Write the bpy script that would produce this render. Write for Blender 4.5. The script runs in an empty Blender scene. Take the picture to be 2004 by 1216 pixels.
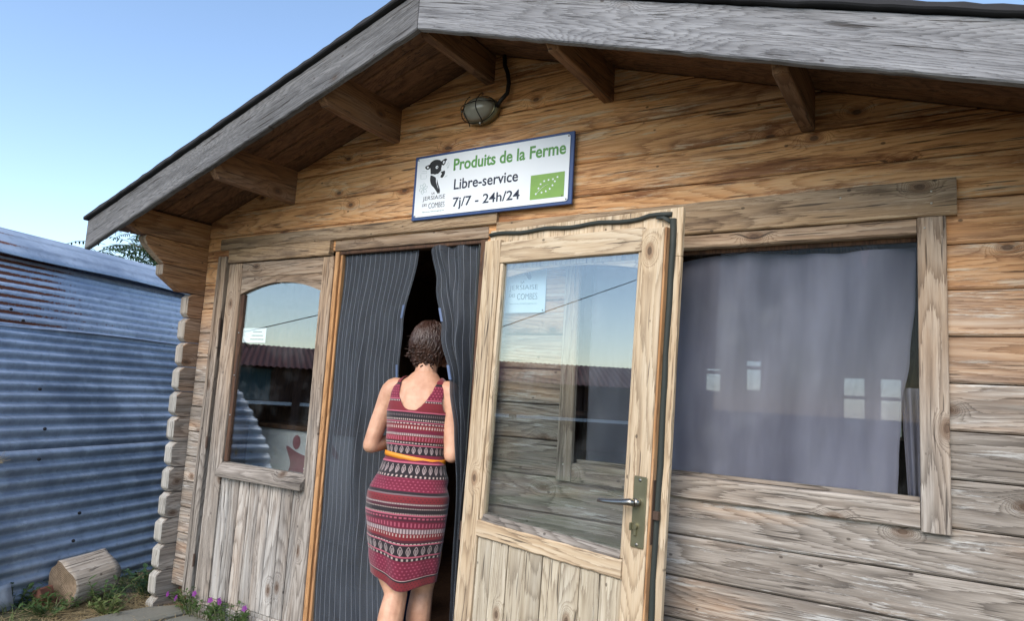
import bpy, bmesh, math, random
from mathutils import Vector, Matrix, Quaternion
random.seed(7)
S = bpy.context.scene
E = 1.36                      # eye height: shed coordinates below are measured from eye level, ground is at -E
# ------------------------------------------------------------------ camera
def cam_axes(yaw, pit, rol):
    f = Vector((math.sin(yaw)*math.cos(pit), math.cos(yaw)*math.cos(pit), math.sin(pit)))
    r = Vector((math.cos(yaw), -math.sin(yaw), 0)); u = r.cross(f)
    return math.cos(rol)*r + math.sin(rol)*u, -math.sin(rol)*r + math.cos(rol)*u, f
cd = bpy.data.cameras.new('camera'); cam = bpy.data.objects.new('camera', cd); S.collection.objects.link(cam)
r_, u_, f_ = cam_axes(math.radians(-32.246), math.radians(6.9475), math.radians(3.342))
cam.matrix_world = Matrix(((r_.x, u_.x, -f_.x, 0), (r_.y, u_.y, -f_.y, -2.6), (r_.z, u_.z, -f_.z, E), (0, 0, 0, 1)))
cd.sensor_width = 36; cd.lens = 1354.4/2004*36; cd.clip_start = .05; cd.clip_end = 800
S.camera = cam
# ------------------------------------------------------------------ sky, sun, exposure
SUN_AZ, SUN_EL = math.radians(178), math.radians(38)        # azimuth from +Y, negative towards -X
w = bpy.data.worlds.new('World'); S.world = w; w.use_nodes = True
nt = w.node_tree; bg = nt.nodes['Background']; sky = nt.nodes.new('ShaderNodeTexSky')
sky.sky_type = 'NISHITA'; sky.sun_disc = False; sky.sun_elevation = SUN_EL; sky.sun_rotation = SUN_AZ
sky.altitude = 200; sky.air_density = 1.0; sky.dust_density = .5; sky.ozone_density = 1.0
nt.links.new(sky.outputs[0], bg.inputs[0]); bg.inputs[1].default_value = .11
sl = bpy.data.lights.new('sun', 'SUN'); so = bpy.data.objects.new('sun', sl); S.collection.objects.link(so)
sl.energy = 1.5; sl.angle = math.radians(42); sl.color = (1, .90, .76)
sd = Vector((math.sin(SUN_AZ)*math.cos(SUN_EL), math.cos(SUN_AZ)*math.cos(SUN_EL), math.sin(SUN_EL)))
so.rotation_euler = sd.to_track_quat('Z', 'Y').to_euler()
S.view_settings.view_transform = 'Standard'; S.view_settings.look = 'None'
S.view_settings.exposure = 1.4; S.view_settings.gamma = 1.0; S.view_settings.use_curve_mapping = False
# ------------------------------------------------------------------ node helper
def lin(c): return tuple(((v/255)/12.92 if v/255 <= .04045 else ((v/255+.055)/1.055)**2.4) for v in c) + (1,)
class G:
    def __init__(s, name):
        s.m = bpy.data.materials.new(name); s.m.use_nodes = True; s.t = s.m.node_tree; s.t.nodes.clear()
    def n(s, ty, ins=None, **pr):
        nd = s.t.nodes.new('ShaderNode'+ty)
        for k, v in pr.items(): setattr(nd, k, v)
        for k, v in (ins or {}).items():
            if isinstance(v, bpy.types.NodeSocket): s.t.links.new(v, nd.inputs[k])
            else: nd.inputs[k].default_value = v
        return nd
    def mt(s, op, a, b=0.0, c=0.0, clamp=False):
        return s.n('Math', {0: a, 1: b, 2: c}, operation=op, use_clamp=clamp).outputs[0]
    def add(s, a, b): return s.mt('ADD', a, b)
    def mul(s, a, b): return s.mt('MULTIPLY', a, b)
    def mad(s, a, b, c): return s.mt('MULTIPLY_ADD', a, b, c)
    def mix(s, f, a, b, blend='MIX'):
        nd = s.n('Mix', data_type='RGBA', blend_type=blend)
        for i, v in ((0, f), (6, a), (7, b)):
            if isinstance(v, bpy.types.NodeSocket): s.t.links.new(v, nd.inputs[i])
            else: nd.inputs[i].default_value = v
        return nd.outputs[2]
    def ramp(s, f, stops, interp='LINEAR'):
        nd = s.n('ValToRGB', {0: f}); cr = nd.color_ramp; cr.interpolation = interp
        while len(cr.elements) < len(stops): cr.elements.new(.5)
        for e, (p, c) in zip(cr.elements, stops):
            e.position = p; e.color = c if len(c) == 4 else tuple(c)+(1,)
        return nd.outputs[0]
    def noise(s, v, scale=1.0, detail=2.0, rough=.5):
        return s.n('TexNoise', {'Vector': v, 'Scale': scale, 'Detail': detail, 'Roughness': rough}).outputs[0]
    def comb(s, x, y, z): return s.n('CombineXYZ', {0: x, 1: y, 2: z}).outputs[0]
    def sep(s, v): return s.n('SeparateXYZ', {0: v}).outputs
    def step(s, x, a, b): return s.n('MapRange', {0: x, 1: a, 2: b}, interpolation_type='SMOOTHSTEP').outputs[0]
    def obj(s): return s.n('TexCoord').outputs['Object']
    def uv(s): return s.n('TexCoord').outputs['UV']
    def rnd(s): return s.n('ObjectInfo').outputs['Random']
    def bsdf(s, col, rough=.7, bump=None, strength=.4, dist=.004, **kw):
        ins = {'Base Color': col, 'Roughness': rough}
        ins.update({k.replace('_', ' '): v for k, v in kw.items()})
        if bump is not None:
            ins['Normal'] = s.n('Bump', {'Height': bump, 'Strength': strength, 'Distance': dist}).outputs[0]
        return s.n('BsdfPrincipled', ins).outputs[0]
    def out(s, sh):
        s.n('OutputMaterial', {0: sh}); return s.m
def plain(name, rgb, rough=.6, metal=0.0, nz=.12, scale=30):
    g = G(name); o = g.obj(); v = g.noise(o, scale, 4, .6)
    c = lin(rgb); c2 = tuple(x*(1-nz*2.2) for x in c[:3])+(1,)
    return g.out(g.bsdf(g.mix(v, c2, c), g.mad(v, .25, rough-.12), v, .15, .002, Metallic=metal))
def wood(name, axis, across, cols, grays, gray=0.0, slope=0.0, zr=None, stain=.35, knots=1.0, bump=.5, tone=.3, ring=.014, abr=.0, stainc=(70, 44, 26)):
    """weathered timber, grain along `axis`; grays show more towards zr[0] (world height) and less towards zr[1]"""
    g = G(name); rd = g.rnd()
    o = g.n('VectorMath', {0: g.obj(), 1: g.comb(g.mul(rd, 17.3), g.mul(rd, 31.7), g.mul(rd, 53.1))}, operation='ADD').outputs[0]
    p = dict(zip('xyz', g.sep(o))); al = p[axis]; ac = p[across]
    if slope: ac = g.mad(g.mt('ABSOLUTE', g.sep(g.obj())[0]), slope, ac)
    th = p[[q for q in 'xyz' if q not in (axis, across)][0]]
    vo = g.n('TexVoronoi', {'Vector': g.comb(g.mul(al, 3.1), g.mul(ac, 5.2), 0.0), 'Scale': 1.0}, voronoi_dimensions='2D')
    d = vo.outputs['Distance']; pres = g.mul(g.step(g.sep(vo.outputs['Color'])[0], .68, .74), knots)
    gs = g.mul(g.mt('EXPONENT', g.mul(g.mul(d, d), -60.0)), pres)
    ac2 = g.mad(gs, .022, ac)
    n1 = g.noise(g.comb(g.mul(al, 1.2), g.mul(ac2, 7.0), g.mul(th, 7.0)), 1, 3)
    ac3 = g.mad(g.add(n1, -.5), .03, ac2)
    fine = g.noise(g.comb(g.mul(al, 11.0), g.mul(ac3, 260.0), g.mul(th, 200.0)), 1, 3, .65)
    med = g.noise(g.comb(g.mul(al, 2.6), g.mul(ac3, 62.0), g.mul(th, 50.0)), 1, 5, .68)
    wide = g.noise(g.comb(g.mul(al, .9), g.mul(ac3, 12.0), g.mul(th, 9.0)), 1, 4, .6)
    fld = g.add(g.noise(g.comb(g.mul(al, .55), g.mul(ac, 4.5), g.mul(th, 4.0)), 1, 2, .35), g.mad(gs, -.30, g.mul(fine, .035)))
    rg = g.mt('POWER', g.mt('FRACT', g.mul(fld, .42/ring)), 2.2)          # growth rings: contours of a stretched field, closing round the knots
    v = g.add(g.add(g.mul(med, .40), g.mul(fine, .26)), g.add(g.mul(wide, .32), g.mul(rg, -.10)))
    vv = g.step(v, .22, .70)
    warm = g.ramp(vv, [(0, lin(cols[0])), (.45, lin(cols[1])), (1, lin(cols[2]))])
    cold = g.ramp(vv, [(0, lin(grays[0])), (.5, lin(grays[1])), (1, lin(grays[2]))])
    st = g.noise(g.comb(g.mul(al, 1.1), g.mul(ac3, 10.0), g.mul(th, 7.0)), 1.3, 7, .72)
    warm = g.mix(g.mul(g.step(st, .50, .64), stain), warm, g.mix(vv, tuple(q*.55 for q in lin(stainc)[:3])+(1,), lin(stainc)))
    if abr:
        ab = g.noise(g.comb(g.mul(al, 2.4), g.mul(ac3, 26.0), g.mul(th, 9.0)), 1.0, 7, .8)
        warm = g.mix(g.mul(g.step(ab, .54, .62), abr), warm, g.mix(vv, lin((178, 148, 112)), lin((224, 202, 172))))
        cold = g.mix(g.mul(g.step(ab, .55, .63), abr*.6), cold, lin((204, 206, 206)))
    cold = g.mix(g.mul(g.step(st, .54, .66), stain*.6), cold, lin((104, 92, 82)))
    big = g.noise(g.comb(g.mul(al, 1.1), g.mul(ac, 7.0), g.mul(th, 7.0)), 1, 4, .6)
    amt = gray
    if zr:
        wz = g.sep(g.n('NewGeometry').outputs['Position'])[2]
        amt = g.add(g.n('MapRange', {0: wz, 1: zr[0], 2: zr[1], 3: 1.0, 4: 0.0}).outputs[0], gray)
    amt = g.mt('ADD', amt, g.mul(g.add(big, -.5), 1.3), clamp=True)
    col = g.mix(amt, warm, cold)
    kc = g.mul(g.step(g.mad(med, .04, d), .085, .055), pres); kr = g.mul(g.mul(g.step(d, .13, .08), pres), .6)
    col = g.mix(kr, col, g.mix(1.0, col, lin((176, 148, 126)), 'MULTIPLY')); col = g.mix(g.mul(kc, .8), col, g.mix(fine, lin((34, 26, 22)), lin((104, 80, 62))))
    nk = g.n('TexVoronoi', {'Vector': g.comb(g.mul(al, 9.0), g.mul(ac, 14.0), g.mul(rd, 5.0)), 'Scale': 1.0}).outputs['Distance']
    col = g.mix(g.mul(g.step(nk, .085, .05), .7), col, lin((45, 34, 28)))
    col = g.mix(1.0, col, g.comb(*[g.mad(rd, tone, 1.0-tone*.5)]*3), 'MULTIPLY')
    crk = g.noise(g.comb(g.mul(al, 3.5), g.mul(ac3, 95.0), g.mul(th, 60.0)), 1, 2)
    cr = g.step(crk, .36, .30)
    col = g.mix(g.mul(g.step(rg, .35, .9), .26), col, g.mix(1.0, col, lin((120, 104, 92)), 'MULTIPLY'))
    col = g.mix(g.mul(cr, .75), col, lin((38, 30, 26)))
    h = g.mt('SUBTRACT', g.mul(v, 1.0), g.add(g.mul(kc, .3), g.mul(cr, .6)))
    return g.out(g.bsdf(col, .82, h, bump, .006))
HONEY = ((152, 100, 60), (208, 154, 102), (230, 188, 140)); GRAY = ((74, 68, 64), (130, 122, 114), (178, 171, 164))
PALE = ((136, 112, 86), (184, 160, 130), (210, 194, 168)); BROWN = ((72, 48, 32), (108, 76, 52), (136, 100, 70))
SILV = ((84, 84, 88), (124, 125, 129), (160, 161, 165)); CASE = ((108, 82, 60), (152, 124, 96), (184, 160, 132))
M = {}
M['wall'] = wood('wall_timber', 'x', 'z', HONEY, GRAY, zr=(E-.0, E+.75), stain=.8, stainc=(136, 80, 42), abr=.85)
M['head'] = wood('header_timber', 'x', 'z', ((104, 80, 56), (158, 130, 98), (188, 162, 128)), GRAY, gray=.15, stain=.7, stainc=(90, 62, 40), abr=.3)
M['fascia'] = wood('fascia_timber', 'x', 'z', SILV, SILV, slope=.317, stain=.12, stainc=(96, 92, 90), bump=.9, tone=.18, ring=.006, knots=.5)
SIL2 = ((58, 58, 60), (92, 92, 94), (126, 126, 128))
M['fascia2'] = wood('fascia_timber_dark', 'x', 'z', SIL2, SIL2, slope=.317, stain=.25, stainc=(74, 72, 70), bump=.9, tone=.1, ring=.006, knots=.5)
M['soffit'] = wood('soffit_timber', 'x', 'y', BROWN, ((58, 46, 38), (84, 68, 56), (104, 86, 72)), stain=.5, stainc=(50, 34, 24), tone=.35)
M['purlin'] = wood('purlin_timber', 'y', 'z', ((84, 56, 36), (122, 86, 56), (150, 112, 76)), GRAY, stain=.3, stainc=(60, 40, 26))
M['corner'] = wood('corner_log_timber', 'y', 'z', ((104, 68, 40), (150, 106, 66), (178, 136, 92)), GRAY, zr=(E-.5, E+.8), stain=.4, stainc=(92, 62, 40), abr=.2)
M['endgrain'] = wood('log_end_grain', 'z', 'x', ((110, 90, 68), (150, 128, 104), (172, 152, 130)), ((116, 113, 108), (150, 147, 141), (176, 173, 167)), gray=.2, zr=(E-.4, E+.7), stain=.15, bump=.3, knots=0.0)
M['trim_v'] = wood('trim_timber_upright', 'z', 'x', CASE, GRAY, gray=.1, zr=(E-.5, E+.9), stain=.5, stainc=(104, 84, 66), bump=.7)
M['trim_h'] = wood('trim_timber_level', 'x', 'z', CASE, GRAY, gray=.1, zr=(E-.5, E+.9), stain=.4, stainc=(104, 84, 66), bump=.7)
M['board_v'] = wood('door_board_gray', 'z', 'x', CASE, ((96, 92, 88), (144, 140, 136), (190, 188, 184)), gray=.85, stain=.4, stainc=(110, 100, 92), bump=.7, tone=.35, abr=.35)
M['pale_v'] = wood('pale_door_timber_upright', 'z', 'x', PALE, ((150, 140, 124), (186, 178, 162), (208, 202, 190)), gray=.15, stain=.25, stainc=(150, 128, 100), bump=.4, tone=.1)
M['pale_h'] = wood('pale_door_timber_level', 'x', 'z', PALE, ((150, 140, 124), (186, 178, 162), (208, 202, 190)), gray=.1, stain=.25, stainc=(150, 128, 100), bump=.4, tone=.1)
M['pale_b'] = wood('pale_door_board', 'z', 'x', ((140, 120, 94), (176, 160, 134), (204, 192, 168)), ((132, 126, 114), (166, 160, 148), (192, 188, 178)), gray=.45, stain=.35, stainc=(132, 116, 92), bump=.5, tone=.2)
M['fresh'] = wood('fresh_orange_timber', 'z', 'x', ((128, 90, 56), (172, 126, 82), (196, 152, 106)), GRAY, stain=.3, stainc=(120, 74, 38), tone=.1)
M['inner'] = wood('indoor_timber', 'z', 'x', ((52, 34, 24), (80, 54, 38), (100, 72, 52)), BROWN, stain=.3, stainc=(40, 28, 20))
M['felt'] = plain('roof_felt', (46, 46, 50), .9)
M['dark'] = plain('dark_rubber', (44, 50, 47), .7)
M['iron'] = plain('rusty_iron', (92, 74, 64), .6, .5)
# glass: old double glazing, clear with the sky mirrored in it
def glass_mat(name, ior, tint=(.92, .95, .95, 1)):
    g = G(name); o = g.obj(); sm = g.noise(o, 5, 3, .6)
    fc = g.n('LayerWeight', {'Blend': .5}).outputs['Facing']
    fr = g.mad(g.mt('POWER', fc, 4.0), 1.0-ior, ior)
    gl = g.n('BsdfAnisotropic', {'Color': (.97, .98, 1, 1), 'Roughness': 0.0}).outputs[0]
    tr = g.n('BsdfTransparent', {'Color': tint}).outputs[0]
    df = g.n('BsdfDiffuse', {'Color': (.55, .57, .6, 1)}).outputs[0]
    a = g.n('MixShader', {0: g.mul(g.step(sm, .45, .85), .05), 1: tr, 2: df}).outputs[0]
    return g.out(g.n('MixShader', {0: fr, 1: a, 2: gl}).outputs[0])
M['glass'] = glass_mat('door_glass', .15)
M['winglass'] = glass_mat('window_glass', .006)
# ------------------------------------------------------------------ mesh and object helpers
def link(o): S.collection.objects.link(o); return o
def finish(name, bm, mat, parent=None, local=False, smooth=False, recalc=True):
    """link a bmesh as one object; unless local, its points are shed coordinates (z from eye level)"""
    if recalc: bmesh.ops.recalc_face_normals(bm, faces=bm.faces[:])
    me = bpy.data.meshes.new(name); bm.to_mesh(me); bm.free()
    if not local:
        sh = Vector((0, 0, E)) - (ROOT.get(parent.name, Vector()) if parent else Vector())
        me.transform(Matrix.Translation(sh))
    for m in (mat if isinstance(mat, (list, tuple)) else [mat]): me.materials.append(m)
    if smooth:
        for p in me.polygons: p.use_smooth = True
    o = link(bpy.data.objects.new(name, me))
    if parent: o.parent = parent; ROOT[o.name] = ROOT.get(parent.name, Vector())
    return o
ROOT = {}
def tag(o, label=None, cat=None, group=None, kind=None):
    if label: o['label'] = label
    if cat: o['category'] = cat
    if group: o['group'] = group
    if kind: o['kind'] = kind
    return o
def empty(name, loc, label, cat, group=None):
    o = link(bpy.data.objects.new(name, None)); o.location = loc; ROOT[o.name] = Vector(loc); o.empty_display_size = .1
    return tag(o, label, cat, group)
def prism(poly, d0, d1, plane='xz', ch=.003, bm=None, mi=0):
    """polygon in a plane pushed through d0..d1 with small chamfers"""
    own = bm is None; b2 = bmesh.new()
    def P(a, b, d): return {'xz': (a, d, b), 'yz': (d, a, b), 'xy': (a, b, d)}[plane]
    f = [b2.verts.new(P(a, b, d0)) for a, b in poly]; k = [b2.verts.new(P(a, b, d1)) for a, b in poly]
    b2.faces.new(f); b2.faces.new(k[::-1]); n = len(poly)
    for i in range(n): b2.faces.new((f[i], k[i], k[(i+1) % n], f[(i+1) % n]))
    bmesh.ops.recalc_face_normals(b2, faces=b2.faces[:])
    if ch: bmesh.ops.bevel(b2, geom=b2.edges[:], offset=ch, segments=1, affect='EDGES', clamp_overlap=True)
    for fc in b2.faces: fc.material_index = mi
    if own: return b2
    me = bpy.data.meshes.new('t'); b2.to_mesh(me); b2.free(); bm.from_mesh(me); bpy.data.meshes.remove(me)
    return bm
def box(x0, x1, y0, y1, z0, z1, ch=.003, bm=None, mi=0):
    return prism([(x0, z0), (x1, z0), (x1, z1), (x0, z1)], y0, y1, 'xz', ch, bm, mi)
def rough_board(x0, x1, y0, y1, fz0, fz1, n=40, jit=.002, seed=0):
    """long board whose lower and upper edges follow fz0(x), fz1(x) with worn, uneven arrises"""
    rr = random.Random(seed); bm = bmesh.new(); ring = []
    for i in range(n+1):
        x = x0+(x1-x0)*i/n; e = (0 if i in (0, n) else 1)*jit
        a, b = fz0(x)+rr.uniform(-e, e), fz1(x)+rr.uniform(-e, e); c = .005
        ring.append([bm.verts.new(q) for q in ((x, y0, a+c), (x, y0, b-c), (x, y0+c, b), (x, y1, b), (x, y1, a), (x, y0+c, a))])
    for i in range(n):
        for j in range(6): bm.faces.new((ring[i][j], ring[i][(j+1) % 6], ring[i+1][(j+1) % 6], ring[i+1][j]))
    bm.faces.new(ring[0]); bm.faces.new(ring[-1][::-1]); return bm
def tube(bm, pts, rad, seg=8, cap=True, mi=0):
    pts = [Vector(p) for p in pts]; rad = rad if isinstance(rad, (list, tuple)) else [rad]*len(pts)
    t0 = (pts[1]-pts[0]).normalized(); nrm = t0.orthogonal().normalized(); rings = []
    for i, p in enumerate(pts):
        t = ((pts[i+1] if i < len(pts)-1 else p)-(pts[i-1] if i else p)).normalized()
        nrm = (nrm-t*nrm.dot(t)).normalized(); bn = t.cross(nrm); r = rad[i]
        rx, ry = r if isinstance(r, tuple) else (r, r)
        rings.append([bm.verts.new(p+nrm*math.cos(2*math.pi*k/seg)*rx+bn*math.sin(2*math.pi*k/seg)*ry) for k in range(seg)])
    for a, b in zip(rings, rings[1:]):
        for k in range(seg):
            f = bm.faces.new((a[k], a[(k+1) % seg], b[(k+1) % seg], b[k])); f.material_index = mi
    if cap:
        bm.faces.new(rings[0][::-1]).material_index = mi; bm.faces.new(rings[-1]).material_index = mi
    return bm
def ball(bm, c, r, u=14, v=10):
    m = bmesh.ops.create_uvsphere(bm, u_segments=u, v_segments=v, radius=1)
    for q in m['verts']: q.co = Vector((q.co.x*r[0]+c[0], q.co.y*r[1]+c[1], q.co.z*r[2]+c[2]))
    return bm
def text_bm(body, x0, x1, z0, z1, y, bold=0.0, depth=.001, face=1):
    cu = bpy.data.curves.new('t', 'FONT'); cu.body = body; cu.size = 1; cu.offset = bold; cu.extrude = .01; cu.resolution_u = 4
    o = link(bpy.data.objects.new('t', cu)); dg = bpy.context.evaluated_depsgraph_get(); dg.update()
    me = bpy.data.meshes.new_from_object(o.evaluated_get(dg)); bm = bmesh.new(); bm.from_mesh(me)
    bpy.data.objects.remove(o); bpy.data.curves.remove(cu); bpy.data.meshes.remove(me)
    xs = [q.co.x for q in bm.verts]; ys = [q.co.y for q in bm.verts]
    for q in bm.verts:
        X = x0+(q.co.x-min(xs))/(max(xs)-min(xs))*(x1-x0); Z = z0+(q.co.y-min(ys))/(max(ys)-min(ys))*(z1-z0)
        q.co = (X, y-depth*(.5+q.co.z/.02), Z)
    return bm
def smooth_poly(pts, n=5):
    """closed Catmull-Rom curve through pts"""
    out = []; L = len(pts)
    for i in range(L):
        p0, p1, p2, p3 = [Vector((*pts[(i+k-1) % L], 0)) for k in range(4)]
        for k in range(n):
            t = k/n
            q = .5*((2*p1)+(p2-p0)*t+(2*p0-5*p1+4*p2-p3)*t*t+(3*p1-p0-3*p2+p3)*t**3); out.append((q.x, q.y))
    return out
def flat(bm, poly, y, d=.001):
    """thin raised print: polygon facing -y"""
    f = [bm.verts.new((a, y-d, b)) for a, b in poly]; k = [bm.verts.new((a, y, b)) for a, b in poly]; n = len(poly)
    bm.faces.new(f)
    for i in range(n): bm.faces.new((f[i], f[(i+1) % n], k[(i+1) % n], k[i]))
    return bm
# ------------------------------------------------------------------ ground
g = G('bare_soil'); o = g.obj(); a = g.noise(o, 3, 6, .65); b = g.noise(o, 40, 4, .6)
col = g.mix(a, lin((62, 52, 42)), lin((118, 104, 86))); col = g.mix(g.step(g.noise(o, .8, 3), .45, .6), col, lin((74, 82, 50)))
M['soil'] = g.out(g.bsdf(col, .95, b, .6, .02))
bm = bmesh.new(); N = 40
gv = {}
def axis_pts(lo, hi, dense0, dense1, nd, nf):
    a = [lo+(dense0-lo)*(i/nf) for i in range(nf)]+[dense0+(dense1-dense0)*i/nd for i in range(nd)]+[dense1+(hi-dense1)*i/nf for i in range(nf+1)]
    return a
gx = axis_pts(-300, 300, -7, 2, 90, 14); gy = axis_pts(-300, 300, -4, 2, 60, 14)
def ground_z(x, y):
    if not (-7 < x < 2 and -4 < y < 2): return -E-.004
    return -E + .012*math.sin(x*7.1+y*3)*math.sin(y*6.3-x*2)+.01*math.sin(x*17+1)*math.sin(y*15)
for i, x in enumerate(gx):
    for j, y in enumerate(gy): gv[i, j] = bm.verts.new((x, y, ground_z(x, y)))
for i in range(len(gx)-1):
    for j in range(len(gy)-1): bm.faces.new((gv[i, j], gv[i+1, j], gv[i+1, j+1], gv[i, j+1]))
tag(finish('ground', bm, M['soil'], smooth=True), kind='structure')
# ------------------------------------------------------------------ the shed
shed = empty('farm_shop_cabin', (-1.83, 0, 0), 'weathered timber cabin farm shop with wide gabled eaves and two glazed doors', 'cabin')
XC, XL, XR = -1.83, -3.92, .26          # ridge line, inner faces of the corner logs
ZR, SL = 1.63, .317                      # soffit height at the ridge, slope
def zs(x): return ZR-SL*abs(x-XC)
PITCH, Z0 = .1496, 1.463
rw = random.Random(3)
def plank(x0, x1, z0, z1, name='wall_plank'):
    g_ = .0018; z0 += g_; z1 -= g_; dy = rw.uniform(-.0025, .0025)
    def xl(z): return max(x0, XC-(ZR-z)/SL)
    def xr(z): return min(x1, XC+(ZR-z)/SL)
    if zs(x0) >= z1 and zs(x1) >= z1: poly = [(x0, z0), (x1, z0), (x1, z1), (x0, z1)]
    else:
        poly = [(xl(z0), z0), (xr(z0), z0)]
        if zs(xr(z0)) > z0+.002: poly.append((xr(z0), zs(xr(z0))))
        if z1 < ZR: poly += [(xr(z1), z1), (xl(z1), z1)]
        else: poly.append((XC, ZR))
        if zs(xl(z0)) > z0+.002: poly.append((xl(z0), zs(xl(z0))))
    finish(name, prism(poly, dy, .05+dy, 'xz', .006), M['wall'], shed)
k = -2
while True:
    zb = Z0-PITCH*k; zt = zb+PITCH; k += 1
    if zb < -E+.02: break
    if zb >= ZR: continue
    segs = [(XL, XR)]
    if zb < .69: segs = [(XL, -3.70), (-1.80, XR)]
    if zb < .60 and zt > -.28: segs = [(XL, -3.70), (-1.80, -1.335), (-.035, XR)]
    for s0, s1 in segs: plank(s0, s1, zb, zt)
# bottom beam under the doors, wall lining, floor, back and right walls, deck: real but mostly unseen
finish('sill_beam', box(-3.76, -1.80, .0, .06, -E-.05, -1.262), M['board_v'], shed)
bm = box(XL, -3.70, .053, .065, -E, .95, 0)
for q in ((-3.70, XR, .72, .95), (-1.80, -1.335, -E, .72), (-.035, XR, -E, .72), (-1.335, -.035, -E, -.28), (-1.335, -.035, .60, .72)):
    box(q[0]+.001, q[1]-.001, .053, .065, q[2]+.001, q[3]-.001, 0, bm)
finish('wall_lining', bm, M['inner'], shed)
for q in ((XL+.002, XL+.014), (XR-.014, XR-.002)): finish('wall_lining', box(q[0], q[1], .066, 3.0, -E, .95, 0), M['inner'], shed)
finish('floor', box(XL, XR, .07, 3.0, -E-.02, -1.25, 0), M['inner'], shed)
bm = bmesh.new(); bw = [(-1.36, -1.19, .12, .40), (-1.68, -1.50, .10, .33), (-.66, -.47, -.16, .29), (-.42, -.24, -.16, .29)]
xs = sorted({XL, XR, *[q[0] for q in bw], *[q[1] for q in bw]})
for a_, b_ in zip(xs, xs[1:]):
    q = [q for q in bw if q[0] <= a_+1e-6 and q[1] >= b_-1e-6]
    if q:
        box(a_, b_, 3.0, 3.05, -E, q[0][2], 0, bm); box(a_, b_, 3.0, 3.05, q[0][3], 1.0, 0, bm)
    else: box(a_, b_, 3.0, 3.05, -E, 1.0, 0, bm)
prism([(XL, 1.0), (XR, 1.0), (XR, zs(XR)), (XC, ZR), (XL, zs(XL))], 3.0, 3.05, 'xz', 0, bm)
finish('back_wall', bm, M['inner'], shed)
for q in bw:
    fr = bmesh.new(); m_ = (q[2]+q[3])/2+.06
    for bx_ in ((q[0], q[0]+.025, q[2], q[3]), (q[1]-.025, q[1], q[2], q[3]), (q[0]+.025, q[1]-.025, q[2], q[2]+.025), (q[0]+.025, q[1]-.025, q[3]-.025, q[3]), (q[0]+.025, q[1]-.025, m_-.012, m_+.012)):
        box(bx_[0], bx_[1], 2.985, 3.06, bx_[2], bx_[3], 0, fr)
    wf = finish('back_window', fr, M['pale_h'], shed)
    finish('pane', box(q[0]+.02, q[1]-.02, 3.02, 3.024, q[2]+.02, q[3]-.02, 0), M['winglass'], wf)
# side walls: one log per course, protruding ends in front; the three upper courses step out as corbels
def corner_log(side, z0, z1, prof):
    """prof: front outline in (y,z) from bottom to top"""
    xa, xb = (XL-.07, XL) if side < 0 else (XR, XR+.07)
    poly = prof+[(3.12, z1), (3.12, z0)]
    bm = prism(poly, xa, xb, 'yz', .0)
    ed = [e for e in bm.edges if all(abs(v.co.y-3.12) > .01 for v in e.verts)]
    bmesh.ops.bevel(bm, geom=ed, offset=.0055, segments=1, affect='EDGES', clamp_overlap=True)
    for f in bm.faces:
        if f.normal.y < -.55 and f.calc_center_median().y < -.02: f.material_index = 1
    finish('corner_log', bm, [M['corner'], M['endgrain']], shed)
for side in (-1, 1):
    rc = random.Random(side+5); kk = 0
    while True:
        zt = .802-PITCH*kk; zb = zt-PITCH; kk += 1
        if zt < -E: break
        a_, b_ = zb+.002, zt-.002
        if kk == 1: pr = [(-.275, a_), (-.335, a_+.045), (-.395, a_+.095), (-.415, b_-.02), (-.405, b_)]
        elif kk == 2: pr = [(-.155, a_), (-.285, a_+.085), (-.287, b_)]
        else:
            e = -.098+rc.uniform(-.006, .006); pr = [(e+.026, a_), (e, a_+.024), (e-.002, b_-.026), (e+.028, b_)]
        corner_log(side, a_, b_, pr)
    corner_log(side, .802+.002, .95, [(-.42, .804), (-.525, .84), (-.528, .95)])
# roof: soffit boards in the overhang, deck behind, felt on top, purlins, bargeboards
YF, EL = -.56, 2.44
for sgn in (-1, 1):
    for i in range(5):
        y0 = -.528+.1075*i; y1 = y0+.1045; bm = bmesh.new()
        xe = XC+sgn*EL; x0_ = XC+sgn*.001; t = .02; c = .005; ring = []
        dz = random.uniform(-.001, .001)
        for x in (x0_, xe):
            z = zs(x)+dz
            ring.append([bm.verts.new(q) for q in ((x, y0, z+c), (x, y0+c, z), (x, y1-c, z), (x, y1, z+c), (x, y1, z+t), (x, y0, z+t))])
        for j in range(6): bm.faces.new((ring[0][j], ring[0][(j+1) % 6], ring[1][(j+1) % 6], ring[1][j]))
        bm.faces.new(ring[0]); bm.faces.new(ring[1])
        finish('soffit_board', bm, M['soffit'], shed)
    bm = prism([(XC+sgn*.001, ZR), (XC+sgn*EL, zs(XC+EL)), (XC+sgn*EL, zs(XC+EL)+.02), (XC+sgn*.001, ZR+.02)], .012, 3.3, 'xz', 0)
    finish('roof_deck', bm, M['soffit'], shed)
    bm = rough_board(XC+sgn*.0005, XC+sgn*(EL+.02), YF-.022, 3.3, lambda x: zs(x)+.0225+.004, lambda x: zs(x)+.05, 60, .003, 5+sgn)
    finish('roof_felt', bm, M['felt'], shed)
    bm = rough_board(XC+sgn*.0015, XC+sgn*(EL+.005), YF, YF+.03, lambda x: zs(x)-.15, lambda x: zs(x)+.0215, 60, .0022, 9+sgn)
    if sgn < 0:
        bmesh.ops.recalc_face_normals(bm, faces=bm.faces[:])
    ob = finish('fascia_board', bm, M['fascia' if sgn > 0 else 'fascia2'], shed)
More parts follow.
